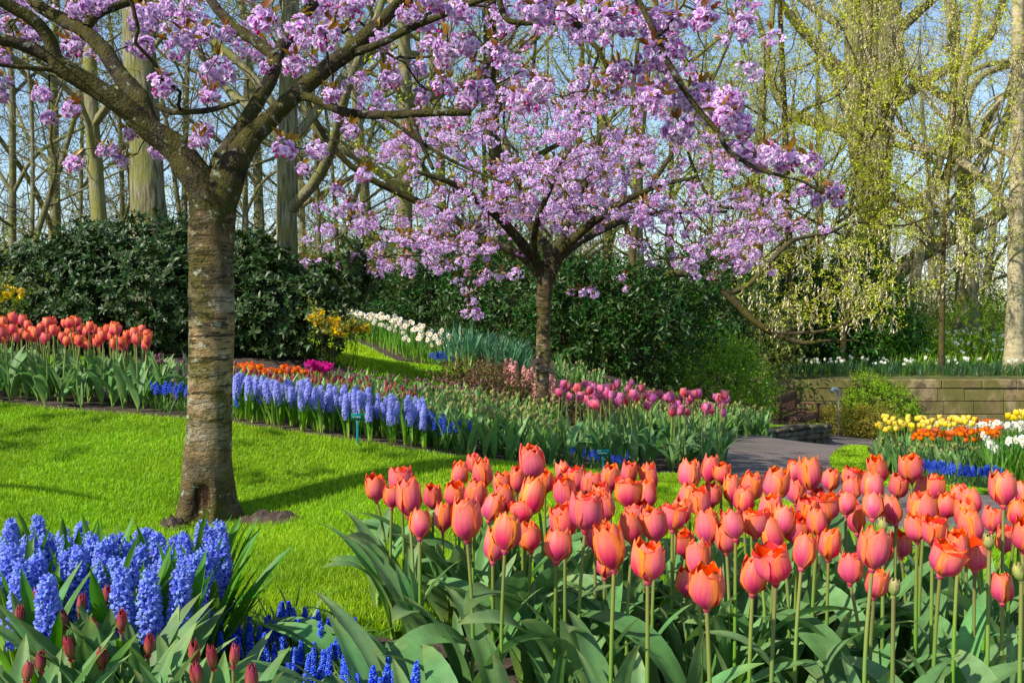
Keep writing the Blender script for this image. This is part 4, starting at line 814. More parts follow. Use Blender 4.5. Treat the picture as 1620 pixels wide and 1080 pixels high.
# ------------------------------------------------------------------ shrubs
def leaf_t(L, W, droop=.15, fold=.25):
    g = G(); t = np.array([0, .3, .65, 1.0]); wd = np.array([.12, .85, .9, .06]) * W / 2
    V = []; P = []
    for tt, ww in zip(t, wd):
        for u in (-1, 0, 1):
            V.append((u * ww, (abs(u) * fold * ww) - droop * L * tt * tt, L * tt)); P.append(((u + 1) / 2, tt, 0))
    g.add(V, grid_q(2, 3), P); return g
def small_leaf_t(L, W):
    g = G(); g.add([(-.1 * W, 0, 0), (.1 * W, 0, 0), (.5 * W, .1 * W, .5 * L), (-.5 * W, .1 * W, .5 * L), (.06 * W, -.1 * L, L), (-.06 * W, -.1 * L, L)], [(0, 1, 2, 3), (3, 2, 4, 5)], [(0, 0, 0), (1, 0, 0), (1, .5, 0), (0, .5, 0), (1, 1, 0), (0, 1, 0)]); return g
def whorl(n, L, W, rng, spread=62):
    g = G(); T = leaf_t(L, W)
    for k in range(n):
        a = k * 2.4 + rng.normal(0, .2); el = math.radians(spread + rng.normal(0, 14)); d = np.array([[math.cos(a) * math.sin(el), math.sin(a) * math.sin(el), math.cos(el)]])
        up = np.array([0, 0, 1.0])
        z = d[0] / np.linalg.norm(d[0]); y = up - z * np.dot(up, z); y /= np.linalg.norm(y); x = np.cross(y, z)
        M = np.eye(4); s = rng.uniform(.75, 1.1); M[:3, 0] = x * s; M[:3, 1] = y * s; M[:3, 2] = z * s
        g.inst(T, M[None], [rng.random()])
    return g
def spray(n, L, W, rng, step=.03, sm=True):
    """a little twig with leaves along it"""
    g = G(); T = small_leaf_t(L, W) if sm else leaf_t(L, W)
    for k in range(n):
        a = k * 2.4 + rng.normal(0, .4); d = np.array([[math.cos(a), math.sin(a), rng.uniform(.1, .9)]]); s = rng.uniform(.7, 1.15)
        g.inst(T, frames([(rng.normal(0, .008), rng.normal(0, .008), k * step)], d, rng.normal(0, .6), s), [rng.random()])
    return g
def blob_pts(blobs, n, rng, core=.22, floor=None):
    B = np.array(blobs, float); wts = (B[:, 3] * B[:, 4] + B[:, 4] * B[:, 5] + B[:, 3] * B[:, 5]); i = rng.choice(len(B), n, p=wts / wts.sum())
    d = nrm(rng.normal(size=(n, 3))); r = 1 - np.abs(rng.normal(0, core, n)); r = np.clip(r, .1, 1) * (1 + .10 * np.sin(d[:, 0] * 5 + i) * np.sin(d[:, 2] * 6 + 2 * i) + rng.normal(0, .04, n))
    P = B[i, :3] + d * r[:, None] * B[i, 3:6]
    nd = nrm(d / B[i, 3:6])
    inside = np.zeros(n, bool)
    for j in range(len(B)): inside |= ((((P - B[j, :3]) / B[j, 3:6]) ** 2).sum(1) < .55) & (i != j)
    keep = ~inside
    if floor is not None: keep &= P[:, 2] > floor
    return P[keep], nd[keep]
def shrub(name, base, blobs, n, temps, mats, label, cat='shrub', group=None, core=.2, up=.35, sc=1.0, seed=1, stems=6, stemmat='twig', pname='foliage', floor=.02, jit=.45, flowers=None):
    """base: px, depth (sits on the ground); blobs relative to the base: x y z rx ry rz"""
    rng = np.random.default_rng(seed); x, y = base; r = put(name, None, None, (x, y, z1(x, y)), 0, 1, (0, 0), label, cat, group)
    P, nd = blob_pts(blobs, n, rng, core, floor); k = len(P)
    zd = nd + rng.normal(0, jit, (k, 3)); zd[:, 2] += up; ti = rng.integers(0, len(temps), k); g = G()
    s = sc * rng.uniform(.75, 1.2, k)
    for q, T in enumerate(temps): m = ti == q; g.inst(T, frames(P[m], zd[m], rng.random(m.sum()) * 6.28, s[m]), rng.random(m.sum()))
    put(pname, g.mesh(name + '_foliage', mats), r)
    g = G()
    for q in range(stems):
        b = blobs[q % len(blobs)]; e = np.array(b[:3]) + rng.normal(0, .25, 3) * np.array(b[3:6]); a = np.array((e[0] * .3 + rng.normal(0, .06), e[1] * .3, -.05))
        mid = (a + e) / 2 + np.array((rng.normal(0, .08), rng.normal(0, .08), 0)); sweep(g, resample([a, mid, e], 8), np.linspace(.022, .008, 8) * max(.22, min(1.3, b[5] * 1.6)), 5, rng.random())
    put('stems', g.mesh(name + '_stems', MAT[stemmat]), r)
    if flowers:
        T, nf, fm, fl = flowers; P2, nd2 = blob_pts(blobs, nf * 3, rng, .04, floor + .1); i = np.arange(len(P2))[:nf]; g = G()
        g.inst(T, frames(P2[i], nd2[i] + np.array((0, 0, .6)), rng.random(len(i)) * 6.28, rng.uniform(.8, 1.2, len(i))), rng.random(len(i))); put(fl, g.mesh(name + '_' + fl, MAT[fm]), r)
    return r
rng = np.random.default_rng(51)
RH = [whorl(8, .105, .038, rng) for _ in range(4)]
LA = [spray(7, .13, .045, rng, .04, False) for _ in range(4)]
FINE = [spray(9, .05, .026, rng, .028) for _ in range(4)]
TINY = [spray(8, .028, .016, rng, .02) for _ in range(3)]
yf = G()
for q in range(9):
    d = rnd_dirs(1, rng, .5); T = small_leaf_t(.05, .035); yf.inst(T, frames([(0, 0, 0)], d, rng.random() * 6, 1.0), [rng.random()])
for i, (pxx, d, blobs, n, lb) in enumerate([
    (60, 11.3, [(0, 0, .55, .75, .6, .65), (-.5, .1, .5, .6, .6, .6), (.4, .0, .75, .6, .6, .55), (.15, .2, 1.0, .55, .5, .40)], 1500, 'dark rhododendron bush at the left picture edge behind the coral tulips'),
    (215, 11.0, [(0, 0, .7, .8, .7, .75), (-.55, 0, .55, .6, .6, .7), (.5, -.1, .6, .65, .6, .65), (.1, .1, 1.15, .7, .5, .42), (-.5, .2, 1.15, .45, .45, .35)], 2100, 'tall dark rhododendron bush left of the front cherry trunk'),
    (355, 11.2, [(0, 0, .6, .7, .7, .7), (.45, 0, .5, .6, .6, .6), (-.3, .1, 1.0, .6, .5, .5), (.2, .15, .95, .5, .5, .42)], 1700, 'dark rhododendron bush directly behind the front cherry trunk'),
    (448, 10.9, [(0, 0, .5, .62, .6, .58), (-.35, .1, .62, .6, .6, .55), (.30, .0, .40, .45, .5, .48), (-.1, 0, .82, .42, .45, .30)], 1500, 'dark rhododendron bush ending the hedge beside the upper lawn')]):
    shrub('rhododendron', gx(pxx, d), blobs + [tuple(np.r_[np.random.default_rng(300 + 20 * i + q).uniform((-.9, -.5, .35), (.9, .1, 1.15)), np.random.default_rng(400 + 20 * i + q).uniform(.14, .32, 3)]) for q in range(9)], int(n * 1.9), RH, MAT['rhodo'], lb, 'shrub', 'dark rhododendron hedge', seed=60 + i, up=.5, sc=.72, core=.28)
# large dark laurels in the middle distance
for i, (pxx, d, s, n, lb) in enumerate([(590, 21.5, (1.5, 1.2, 1.0), 1300, 'dark evergreen behind the white daffodil bank'), (700, 20.5, (1.3, 1.2, 1.15), 1200, 'dark evergreen above the tall strap leaves'), (800, 18.8, (1.2, 1.1, 1.2), 1300, 'dark laurel left of the second cherry trunk'),
        (915, 17.6, (1.1, 1.0, 1.05), 1500, 'dark glossy laurel right behind the second cherry trunk'), (1010, 17.4, (1.15, 1.0, 1.25), 1600, 'dark laurel right of the second cherry trunk'), (1085, 20.5, (1.3, 1.1, 1.5), 1500, 'tall dark laurel behind the bright green mound')]):
    a, b, c = s[0], s[1], s[2] * .9; rg = np.random.default_rng(80 + i)
    bl = [(0, 0, c * .75, a, b, c * .8)] + [(rg.uniform(-.8, .8) * a, rg.uniform(-.5, .3) * b, rg.uniform(.5, 1.6) * c, a * rg.uniform(.4, .6), b * .55, c * rg.uniform(.35, .5)) for _ in range(6)] + [(rg.uniform(-1.1, 1.1) * a, rg.uniform(-.8, .1) * b, rg.uniform(.3, 1.9) * c, *rg.uniform(.15, .4, 3)) for _ in range(12)]
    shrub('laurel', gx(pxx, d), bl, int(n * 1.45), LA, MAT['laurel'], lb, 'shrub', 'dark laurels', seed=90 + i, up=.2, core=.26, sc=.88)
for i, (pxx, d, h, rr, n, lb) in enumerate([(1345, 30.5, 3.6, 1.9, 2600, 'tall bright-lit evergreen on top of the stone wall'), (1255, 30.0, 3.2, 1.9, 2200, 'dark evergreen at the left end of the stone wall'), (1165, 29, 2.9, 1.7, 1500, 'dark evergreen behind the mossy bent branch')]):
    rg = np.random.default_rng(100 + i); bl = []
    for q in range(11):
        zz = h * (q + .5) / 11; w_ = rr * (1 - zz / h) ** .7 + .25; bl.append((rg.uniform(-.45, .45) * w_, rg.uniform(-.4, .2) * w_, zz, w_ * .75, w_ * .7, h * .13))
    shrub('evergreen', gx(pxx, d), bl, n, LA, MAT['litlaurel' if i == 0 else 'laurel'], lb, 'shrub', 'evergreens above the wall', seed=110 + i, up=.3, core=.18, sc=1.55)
shrub('green_mound_shrub', gx(1128, 18.6), [(0, 0, .5, .85, .7, .75), (-.35, -.1, .9, .6, .5, .45), (.4, -.15, .55, .6, .55, .7), (.65, -.3, .2, .45, .4, .55), (.1, 0, 1.05, .6, .5, .35)], 2600, FINE, MAT['brightshrub'], 'bright green rounded shrub spilling over the left end of the stone wall', seed=120, up=-.2)
shrub('wall_creeper', gx(1385, 25.85), [(0, 0, .9, .75, .12, .6), (-.45, 0, .55, .5, .12, .5), (.55, .02, .8, .5, .12, .5), (-.25, 0, 1.35, .4, .1, .3), (.85, 0, .5, .3, .1, .35)], 1500, FINE, MAT['limeleaf'], 'lime green creeper climbing the stone wall', 'creeper', seed=121, up=.1, sc=1.1)
shrub('golden_low_hedge', gx(1345, 25.2), [(q, 0, .3, .5, .3, .38) for q in (-.8, -.3, .25, .75)], 1700, TINY, MAT['goldleaf'], 'low olive-gold hedge at the foot of the stone wall beside the bench', 'hedge', seed=122, sc=1.7)
shrub('golden_low_hedge', gx(1168, 19.0), [(q, 0, .16, .35, .3, .22) for q in (-.5, -.15, .2)], 700, TINY, MAT['goldleaf'], 'low golden-brown ground shrub left of the bench', 'shrub', seed=123, sc=1.4)
shrub('wispy_green_shrub', gx(1545, 29.5), [(0, 0, 1.0, 1.2, .8, .9), (-.7, 0, .8, .7, .7, .7), (.7, 0, 1.2, .8, .7, .6)], 900, FINE, MAT['limeleaf'], 'loose lime green shrub among the daffodils above the wall at right', seed=124, core=.35, sc=1.1)
for i, (pxx, d, w_) in enumerate([(790, 11.0, .36), (745, 11.4, .30), (905, 11.4, .38), (985, 11.6, .34), (1060, 12.0, .36)]):
    shrub('brown_shrub', gx(pxx, d), [(0, 0, .18, w_, .3, .24), (.2, .05, .16, w_ * .7, .3, .2), (-.2, 0, .15, w_ * .7, .3, .2)], 620, TINY, MAT['brownleaf'], f'low twiggy brown shrub {["left of the second cherry trunk", "at the left end of the brown row", "right of the second cherry trunk", "behind the pink tulips", "at the right end behind the pink tulips"][i]}', 'shrub', 'brown shrubs round the second cherry', seed=130 + i, core=.4, sc=1.1, stems=14)
for i, (pxx, d, lb) in enumerate([(518, 10.3, 'yellow flowering shrub at the right end of the rhododendrons'), (552, 10.9, 'smaller yellow flowering shrub above the white daffodils'), (6, 10.2, 'yellow flowering shrub at the left picture edge')]):
    shrub('yellow_azalea', gx(pxx, d), [(0, 0, (.54, .47, .70)[i], (.13, .10, .08)[i], .1, .06), (-.1, 0, (.62, .51, .75)[i], .07, .07, .05), (.12, 0, (.48, .43, .68)[i], .08, .08, .05)], 40, FINE, MAT['oliveleaf'], lb, 'shrub', None, seed=140 + i, flowers=(yf, 44, 'yellowflower', 'flowers'), sc=.9)

# ------------------------------------------------------------------ branching
def grow(nodes, attract, rng, step=.12, pathw=.22, jit=.12, updir=.15, root=None, dvw=.35):
    """nodes: list of (pos, parent index). Joins every attractor to the nearest useful node."""
    pos = [np.array(n[0], float) for n in nodes]; par = [n[1] for n in nodes]; cap = len(pos) + 60 * len(attract) + 10
    A = np.zeros((cap, 3)); A[:len(pos)] = pos; n = len(pos); pl_ = np.zeros(cap)
    for i in range(n): pl_[i] = 0 if par[i] < 0 else pl_[par[i]] + np.linalg.norm(A[i] - A[par[i]])
    par = list(par) + [0] * (cap - n); root = A[0] if root is None else root
    order = np.argsort(np.linalg.norm(attract - root, axis=1)); tips = np.zeros(len(attract), int)
    for q in order:
        a = attract[q]; cost = np.linalg.norm(A[:n] - a, axis=1) + pathw * pl_[:n]; i = int(np.argmin(cost)); p = A[i]; L = np.linalg.norm(a - p); k = max(1, int(math.ceil(L / step)))
        dv = (p - A[par[i]]) if par[i] >= 0 else np.array((0, 0, 1.)); dl = np.linalg.norm(dv); dv = dv / dl if dl > 1e-6 else np.array((0, 0, 1.))
        c = p + dv * L * dvw + np.array((0, 0, updir * L)) + (a - p) * .2; prev = i
        for s in range(1, k + 1):
            t = s / k; b = (1 - t) ** 2 * p + 2 * t * (1 - t) * c + t * t * a
            if s < k: b = b + rng.normal(0, jit * step, 3)
            A[n] = b; par[n] = prev; pl_[n] = pl_[prev] + np.linalg.norm(b - A[prev]); prev = n; n += 1
            if n >= cap - 2: break
        tips[q] = prev
    return A[:n], np.array(par[:n]), tips
def radii(par, r0, ex=2.3, nfix=0):
    n = len(par); area = np.zeros(n); ch = np.zeros(n, int)
    for i in range(n - 1, -1, -1):
        if area[i] == 0: area[i] = r0 ** ex
        if par[i] >= 0: area[par[i]] += area[i]
    return area ** (1 / ex)
def branches(g, A, par, R, nfix, rng, lump=0.0, rmax=None, sides=(3, 5, 8), keep=None):
    n = len(A); best = np.full(n, -1); bl = np.zeros(n)
    for i in range(n):
        p = par[i]
        if p >= 0 and R[i] > bl[p] and i >= nfix: bl[p] = R[i]; best[p] = i
    for i in range(n):
        if i < nfix or par[i] < 0: continue
        if best[par[i]] == i and par[i] >= nfix: continue
        ch = [par[i], i]; j = best[i]
        while j >= 0: ch.append(j); j = best[j]
        P = A[ch]; r = R[ch].copy(); r[0] = r[1]
        if rmax: r = np.minimum(r, rmax)
        sweep(g, P, r, sides[0] if r[0] < .012 else (sides[1] if r[0] < .05 else sides[2]), rng.random(), lump, cap=False)

# ------------------------------------------------------------------ cherry blossom
rng = np.random.default_rng(61)
def pom(np_, quads, rad):
    g = G()
    for k in range(np_):
        f = k / np_; a = k * 2.4; el = math.radians(15 + 75 * f + rng.normal(0, 8)); L = rad * rng.uniform(.8, 1.1) * (.65 + .35 * f); W = rad * .62
        d = np.array((math.cos(a) * math.sin(el), math.sin(a) * math.sin(el), math.cos(el))); z = d; x = nrm(np.cross((0, 0, 1.), z)); y = np.cross(z, x)
        t = np.linspace(0, 1, quads + 1); wd = W * .5 * np.array([.35, 1.0, .75] if quads == 2 else [.4, .95]); bend = rng.uniform(.1, .35)
        V = np.stack([np.stack([z * L * tt + x * u * ww - y * (bend * L * tt * tt) + y * .15 * ww * abs(u) for u in (-1, 1)]) for tt, ww in zip(t, wd)])
        g.add(V.reshape(-1, 3), grid_q(1, quads), [(u, tt, rng.random()) for tt in t for u in (0, 1)])
    return g
POM = [pom(17, 2, .027) for _ in range(3)]; POM_S = [pom(9, 1, .028) for _ in range(3)]
BUDT = G(); lathe(BUDT, [(.001, 0), (.006, .008), (.005, .016), (.001, .022)], 5)
BRZ = leaf_t(.055, .022, .3)
def cluster(nf, R, poms, leaves=5, buds=3, squash=.85):
    g = G(); d = rnd_dirs(nf, rng, -.1); r = R * rng.uniform(.45, .92, nf); P = d * r[:, None] * np.array((1.1, 1.1, squash)) - np.array((0, 0, R * .45)); ti = rng.integers(0, len(poms), nf)
    for q, T in enumerate(poms): m = ti == q; g.inst(T, frames(P[m], d[m] + rng.normal(0, .25, (m.sum(), 3)), rng.random(m.sum()) * 6.28, rng.uniform(.8, 1.15, m.sum())), rng.random(m.sum()), 0)
    d = rnd_dirs(leaves, rng, .7); g.inst(BRZ, frames(d * R * .35, d, rng.random(leaves) * 6.28, rng.uniform(.8, 1.3, leaves)), rng.random(leaves), 1)
    d = rnd_dirs(buds, rng, -.6); g.inst(BUDT, frames(d * R * .55 - np.array((0, 0, R * .45)), d, 0.0, rng.uniform(.9, 1.3, buds)), rng.random(buds), 2)
    return g
CLG = [cluster(30, .082, POM), cluster(24, .075, POM, 7), cluster(18, .065, POM, 4, 6), cluster(12, .052, POM, 6, 8), cluster(34, .09, POM, 5)]
BM = [MAT['blossom'], MAT['bronze'], MAT['blossombud']]
CL = mesh_list('blossom_cluster', CLG, BM)
CLS_G = [cluster(15, .078, POM_S, 4, 2), cluster(11, .066, POM_S, 5, 2), cluster(20, .092, POM_S, 4, 1), cluster(7, .05, POM_S, 5, 3)]
CLS = mesh_list('small_blossom_cluster', CLS_G, BM)

def Lpx(pts): return np.array([pix(a, b, d) for a, b, d in pts])
# --- the cherry in the foreground
T0 = pix(325, 832, 4.9); base1 = np.array((T0[0], T0[1], z1(T0[0], T0[1])))
tree1 = put('cherry_tree', None, None, base1, label='front blossoming cherry tree with thick mossy limbs and hollow trunk base', cat='tree', group=None)
tp = resample(np.array([np.r_[pix(326, 838, 4.9), 0], np.r_[pix(328, 780, 4.9), 0], np.r_[pix(330, 700, 4.9), 0], np.r_[pix(333, 600, 4.9), 0], np.r_[pix(335, 480, 4.9), 0], np.r_[pix(334, 380, 4.9), 0], np.r_[pix(338, 300, 4.9), 0], np.r_[pix(338, 270, 4.9), 0]])[:, :3], 150)
yy = np.linspace(838, 270, 150); rad = np.interp(yy[::-1], [270, 282, 296, 315, 345, 400, 500, 600, 680, 740, 790, 815, 838], [12, 27, 35, 36.5, 35.5, 35, 34.5, 34, 35.5, 38, 44, 50, 60])[::-1] * .5 * 2 * 4.9 / F
g = G(); sweep(g, tp - base1, rad, 64, .0, .028, cap=True, seed=1.3)
V, Q, P, MI = g.arr()
ctr = np.stack([np.interp(V[:, 2], (tp - base1)[:, 2], tp[:, k] - base1[k]) for k in (0, 1)], 1); dv = V[:, :2] - ctr; rr = np.linalg.norm(dv, axis=1); th = np.arctan2(dv[:, 1], dv[:, 0])
low = np.clip(1 - V[:, 2] / .28, 0, 1)
rr2 = rr * (1 + low ** 2 * (.16 * np.sin(3 * th + .6) + .12 * np.sin(5 * th + 2.)) + .02 * np.sin(9 * th + V[:, 2] * 25) * (V[:, 2] < .35))
up_ = np.clip((V[:, 2] - 1.45) / .3, 0, 1); rr2 *= 1 + up_ * .10 * np.sin(2 * th + 1) + .03 * np.sin(4 * th + V[:, 2] * 18) * (V[:, 2] > 1.1) + .025 * np.sin(3 * th + V[:, 2] * 60) * np.exp(-((V[:, 2] - 1.05) / .15) ** 2)
cav = np.exp(-(((th + PI / 2 - .05) / .38) ** 2) ** 2 - (((V[:, 2] - .10) / .115) ** 2) ** 2)
rr2 = rr2 * (1 - .42 * cav)
V[:, :2] = ctr + dv / np.maximum(rr, 1e-6)[:, None] * rr2[:, None]
P[:, 2] = np.clip(cav * 1.1, 0, 1)
g2 = G(); g2.add(V, Q, P)
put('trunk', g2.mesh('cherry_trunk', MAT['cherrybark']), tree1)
LIMBS = [ # px, py, depth, width in px
 ([(341, 395, 4.89, 50), (334, 340, 4.88, 60), (317, 292, 4.87, 57), (285, 243, 4.87, 45), (235, 203, 4.85, 37), (200, 172, 4.82, 35), (148, 137, 4.78, 32), (107, 112, 4.74, 30), (87, 93, 4.72, 25), (78, 63, 4.7, 22), (55, 33, 4.66, 21), (18, 11, 4.62, 20), (-40, -22, 4.55, 18), (-130, -60, 4.5, 14)], .6),
 ([(235, 200, 4.86, 32), (222, 157, 4.9, 30), (192, 122, 4.98, 27), (163, 78, 5.05, 25), (130, 48, 5.12, 23), (92, 28, 5.2, 21), (55, 4, 5.3, 19), (10, -50, 5.4, 16), (-30, -140, 5.5, 11)], 1.2),
 ([(137, 44, 5.1, 17), (150, 26, 5.15, 15), (180, 12, 5.25, 13), (220, -2, 5.35, 12), (300, -40, 5.5, 9)], 2.2),
 ([(120, 118, 4.75, 22), (74, 89, 4.72, 21), (37, 72, 4.68, 20), (0, 62, 4.64, 19), (-90, 40, 4.55, 15), (-200, -10, 4.5, 9)], 3.1),
 ([(110, 128, 4.75, 9), (84, 112, 4.7, 8), (59, 109, 4.65, 8), (30, 106, 4.6, 7), (-30, 100, 4.55, 6)], 3.9),
 ([(336, 390, 4.89, 50), (340, 340, 4.88, 58), (358, 288, 4.89, 54), (384, 236, 4.93, 40), (420, 195, 4.97, 30), (455, 162, 5.0, 27), (500, 122, 5.03, 27), (552, 81, 5.06, 25), (596, 41, 5.1, 22), (640, 0, 5.15, 19), (720, -55, 5.1, 16), (830, -90, 5.0, 13), (930, -60, 4.85, 11), (1000, -10, 4.72, 10), (1035, 50, 4.65, 9)], 4.4),
 ([(335, 320, 4.9, 36), (352, 255, 4.95, 34), (372, 222, 5.02, 28), (389, 193, 5.08, 25), (411, 155, 5.15, 23), (430, 122, 5.2, 21), (441, 85, 5.26, 20), (467, 41, 5.35, 19), (500, 0, 5.45, 17), (560, -80, 5.6, 13)], 5.2),
 ([(438, 92, 5.24, 20), (420, 78, 5.28, 18), (400, 63, 5.32, 17), (370, 41, 5.4, 16), (333, 0, 5.5, 14), (300, -70, 5.65, 10)], 6.1),
 ([(560, 84, 5.06, 14), (600, 70, 5.02, 12), (659, 41, 4.98, 11), (707, 22, 4.94, 10), (756, 2, 4.88, 9), (820, -20, 4.85, 7)], 7.3),
 ([(470, 150, 5.0, 15), (500, 158, 4.95, 14), (548, 178, 4.9, 14), (611, 182, 4.85, 14), (685, 178, 4.8, 13), (735, 178, 4.76, 12), (744, 178, 4.75, 11)], 8.8),
 ([(250, 168, 4.8, 10), (268, 176, 4.76, 10), (289, 177, 4.72, 10), (333, 174, 4.68, 9), (378, 160, 4.64, 7)], 9.1),
 ([(648, 182, 4.83, 8), (656, 200, 4.8, 8), (663, 218, 4.77, 8), (675, 245, 4.74, 7), (685, 268, 4.72, 6)], 9.9),
 ([(608, 184, 4.85, 8), (632, 200, 4.82, 7), (655, 218, 4.8, 7), (690, 240, 4.77, 6), (730, 262, 4.74, 5), (796, 289, 4.7, 4)], 10.4),
 ([(1033, 45, 4.65, 9), (1060, 105, 4.62, 10), (1098, 165, 4.6, 9), (1134, 207, 4.58, 8), (1152, 237, 4.56, 8), (1190, 263, 4.54, 7), (1223, 275, 4.52, 6), (1267, 286, 4.5, 5), (1300, 305, 4.5, 4)], 11.5),
 ([(800, -70, 5.0, 11), (790, -10, 4.95, 10), (800, 28, 4.92, 10), (826, 36, 4.9, 9), (907, 38, 4.85, 9), (930, 62, 4.83, 9), (944, 76, 4.81, 8), (960, 106, 4.8, 7)], 12.1)]
nodes = [(tp[-1], -1)]; 
for li, (pts, sd) in enumerate(LIMBS):
    A = np.array(pts, float); Pw = Lpx(A[:, :3]); rw = A[:, 3] * .5 * A[:, 2] / F
    n = max(14, int(len(A) * 7)); R4 = resample(np.c_[Pw, rw], n)
    g = G(); sweep(g, R4[:, :3] - base1, R4[:, 3], 16 if rw[0] > .03 else 9, .5, .07, seed=sd)
    put('limb', g.mesh('cherry_limb', MAT['cherrylimb']), tree1)
    b0 = len(nodes)
    for q in range(2, n, 2):
        nodes.append((R4[q, :3], 0 if q == 2 else len(nodes) - 1))
C1 = [(52,59,40),(115,80,45),(30,15,36),(222,33,66),(226,78,50),(274,81,52),(296,67,48),(318,59,42),(344,118,74),(413,38,60),(467,108,50),(256,137,50),(333,155,36),(355,55,40),(111,176,36),(78,190,34),(207,213,32),(115,263,38),(174,241,34),(192,257,28),(252,243,24),(315,226,36),(326,211,32),(450,239,44),(500,239,44),(478,271,30),(533,304,28),(548,328,24),(550,16,44),(148,10,50),(122,20,40),(526,55,40),(481,68,36),(526,155,36),(552,210,34),(7,95,34),(4,155,32),(7,132,30),(63,148,24),(690,7,44),(559,13,46),(515,66,50),(600,66,54),(648,25,46),(663,113,42),(711,74,54),(737,73,50),(707,95,46),(667,155,40),(756,150,58),(737,161,44),(700,140,44),(730,24,50),(819,165,50),(856,147,54),(848,166,40),(856,24,58),(893,32,60),(944,28,58),(967,36,46),(996,10,50),(1041,34,54),(1030,54,48),(1033,91,60),(1048,96,50),(1007,125,50),(1026,155,54),(1044,166,48),(978,117,42),(1108,34,52),(1115,8,46),(1178,47,50),(1067,81,54),(1066,40,50),(1086,162,58),(1075,210,58),(1156,160,54),(1123,184,46),(1167,203,60),(1171,240,50),(1223,248,54),(1245,258,50),(1282,262,46),(1271,304,30),(1290,320,30),(1321,306,36),(1327,322,26),(1200,262,40),(990,45,46),(930,55,40),(1060,130,46),(1105,150,44),(1140,190,44),(260,15,44),(160,240,26),(420,110,30),(575,280,34),(620,130,44),(790,90,40)]
rng = np.random.default_rng(62)
CP1 = []; 
for (a, b, s) in C1[:100]:
    d = rng.uniform(4.55, 5.25) if a < 800 else rng.uniform(4.5, 4.85); CP1.append(pix(a, b - s * .25, d))
CP1 = np.array(CP1)
# crown above and behind the frame
EX = []
while len(EX) < 190:
    a, b, z = rng.uniform(-3.0, 3.0), rng.uniform(-2.6, 2.6), rng.uniform(0, 1)
    if (a / 3) ** 2 + (b / 2.6) ** 2 > 1: continue
    X, Y = base1[0] + .25 + a, base1[1] + b * .8 + .1; Z = 1.15 + Y * .335 + rng.uniform(.02, .9) * (1 - .6 * ((a / 3) ** 2))
    if Y < 2.6: continue
    EX.append((X, Y, Z))
while len(EX) < 318:
    a = rng.uniform(-60, 1230); top = np.interp(a, [-60, 200, 420, 600, 760, 1000, 1230], [60, 70, 80, 180, 190, 170, 190]); b = rng.uniform(-40, top) if rng.random() < .75 else rng.uniform(-40, 60)
    if 330 < a < 480 and rng.random() < .5: continue
    EX.append(pix(a, b, rng.uniform(5.1, 6.9)))
EX = np.array(EX)
nfix = len(nodes); A, par, tips = grow(nodes, np.r_[CP1, EX], rng, .09, .12, .14, .05, root=base1 + np.array((0, 0, 1.7)))
R = radii(par, .0028, 2.2); g = G(); branches(g, A - base1, par, np.minimum(R, .014), nfix, rng, .05)
put('twigs', g.mesh('cherry_twigs', MAT['twig']), tree1)
for P_, (a, b, s) in zip(CP1, C1):
    want = s / F * 4.85 * .5; q = int(np.argmin([abs(x - want) for x in (.095, .088, .078, .062, .104)])); q = q if rng.random() < .6 else rng.integers(0, 5); rad_ = (.095, .088, .078, .062, .104)[q]
    put('blossom_cluster', CL[q], tree1, P_ - base1, rng.uniform(0, 6.28), float(np.clip(want / rad_, .55, 1.35)), rng.normal(0, .2, 2))
g = G(); k = len(EX); ti = rng.integers(0, 4, k)
for q in range(4): m = ti == q; g.inst(CLS_G[q], frames(EX[m] - base1, np.array((0, 0, 1.)), rng.random(m.sum()) * 6.28, rng.uniform(.8, 1.2, m.sum())), rng.random(m.sum()))
put('blossoms', g.mesh('upper_blossoms', BM), tree1, kind='stuff')
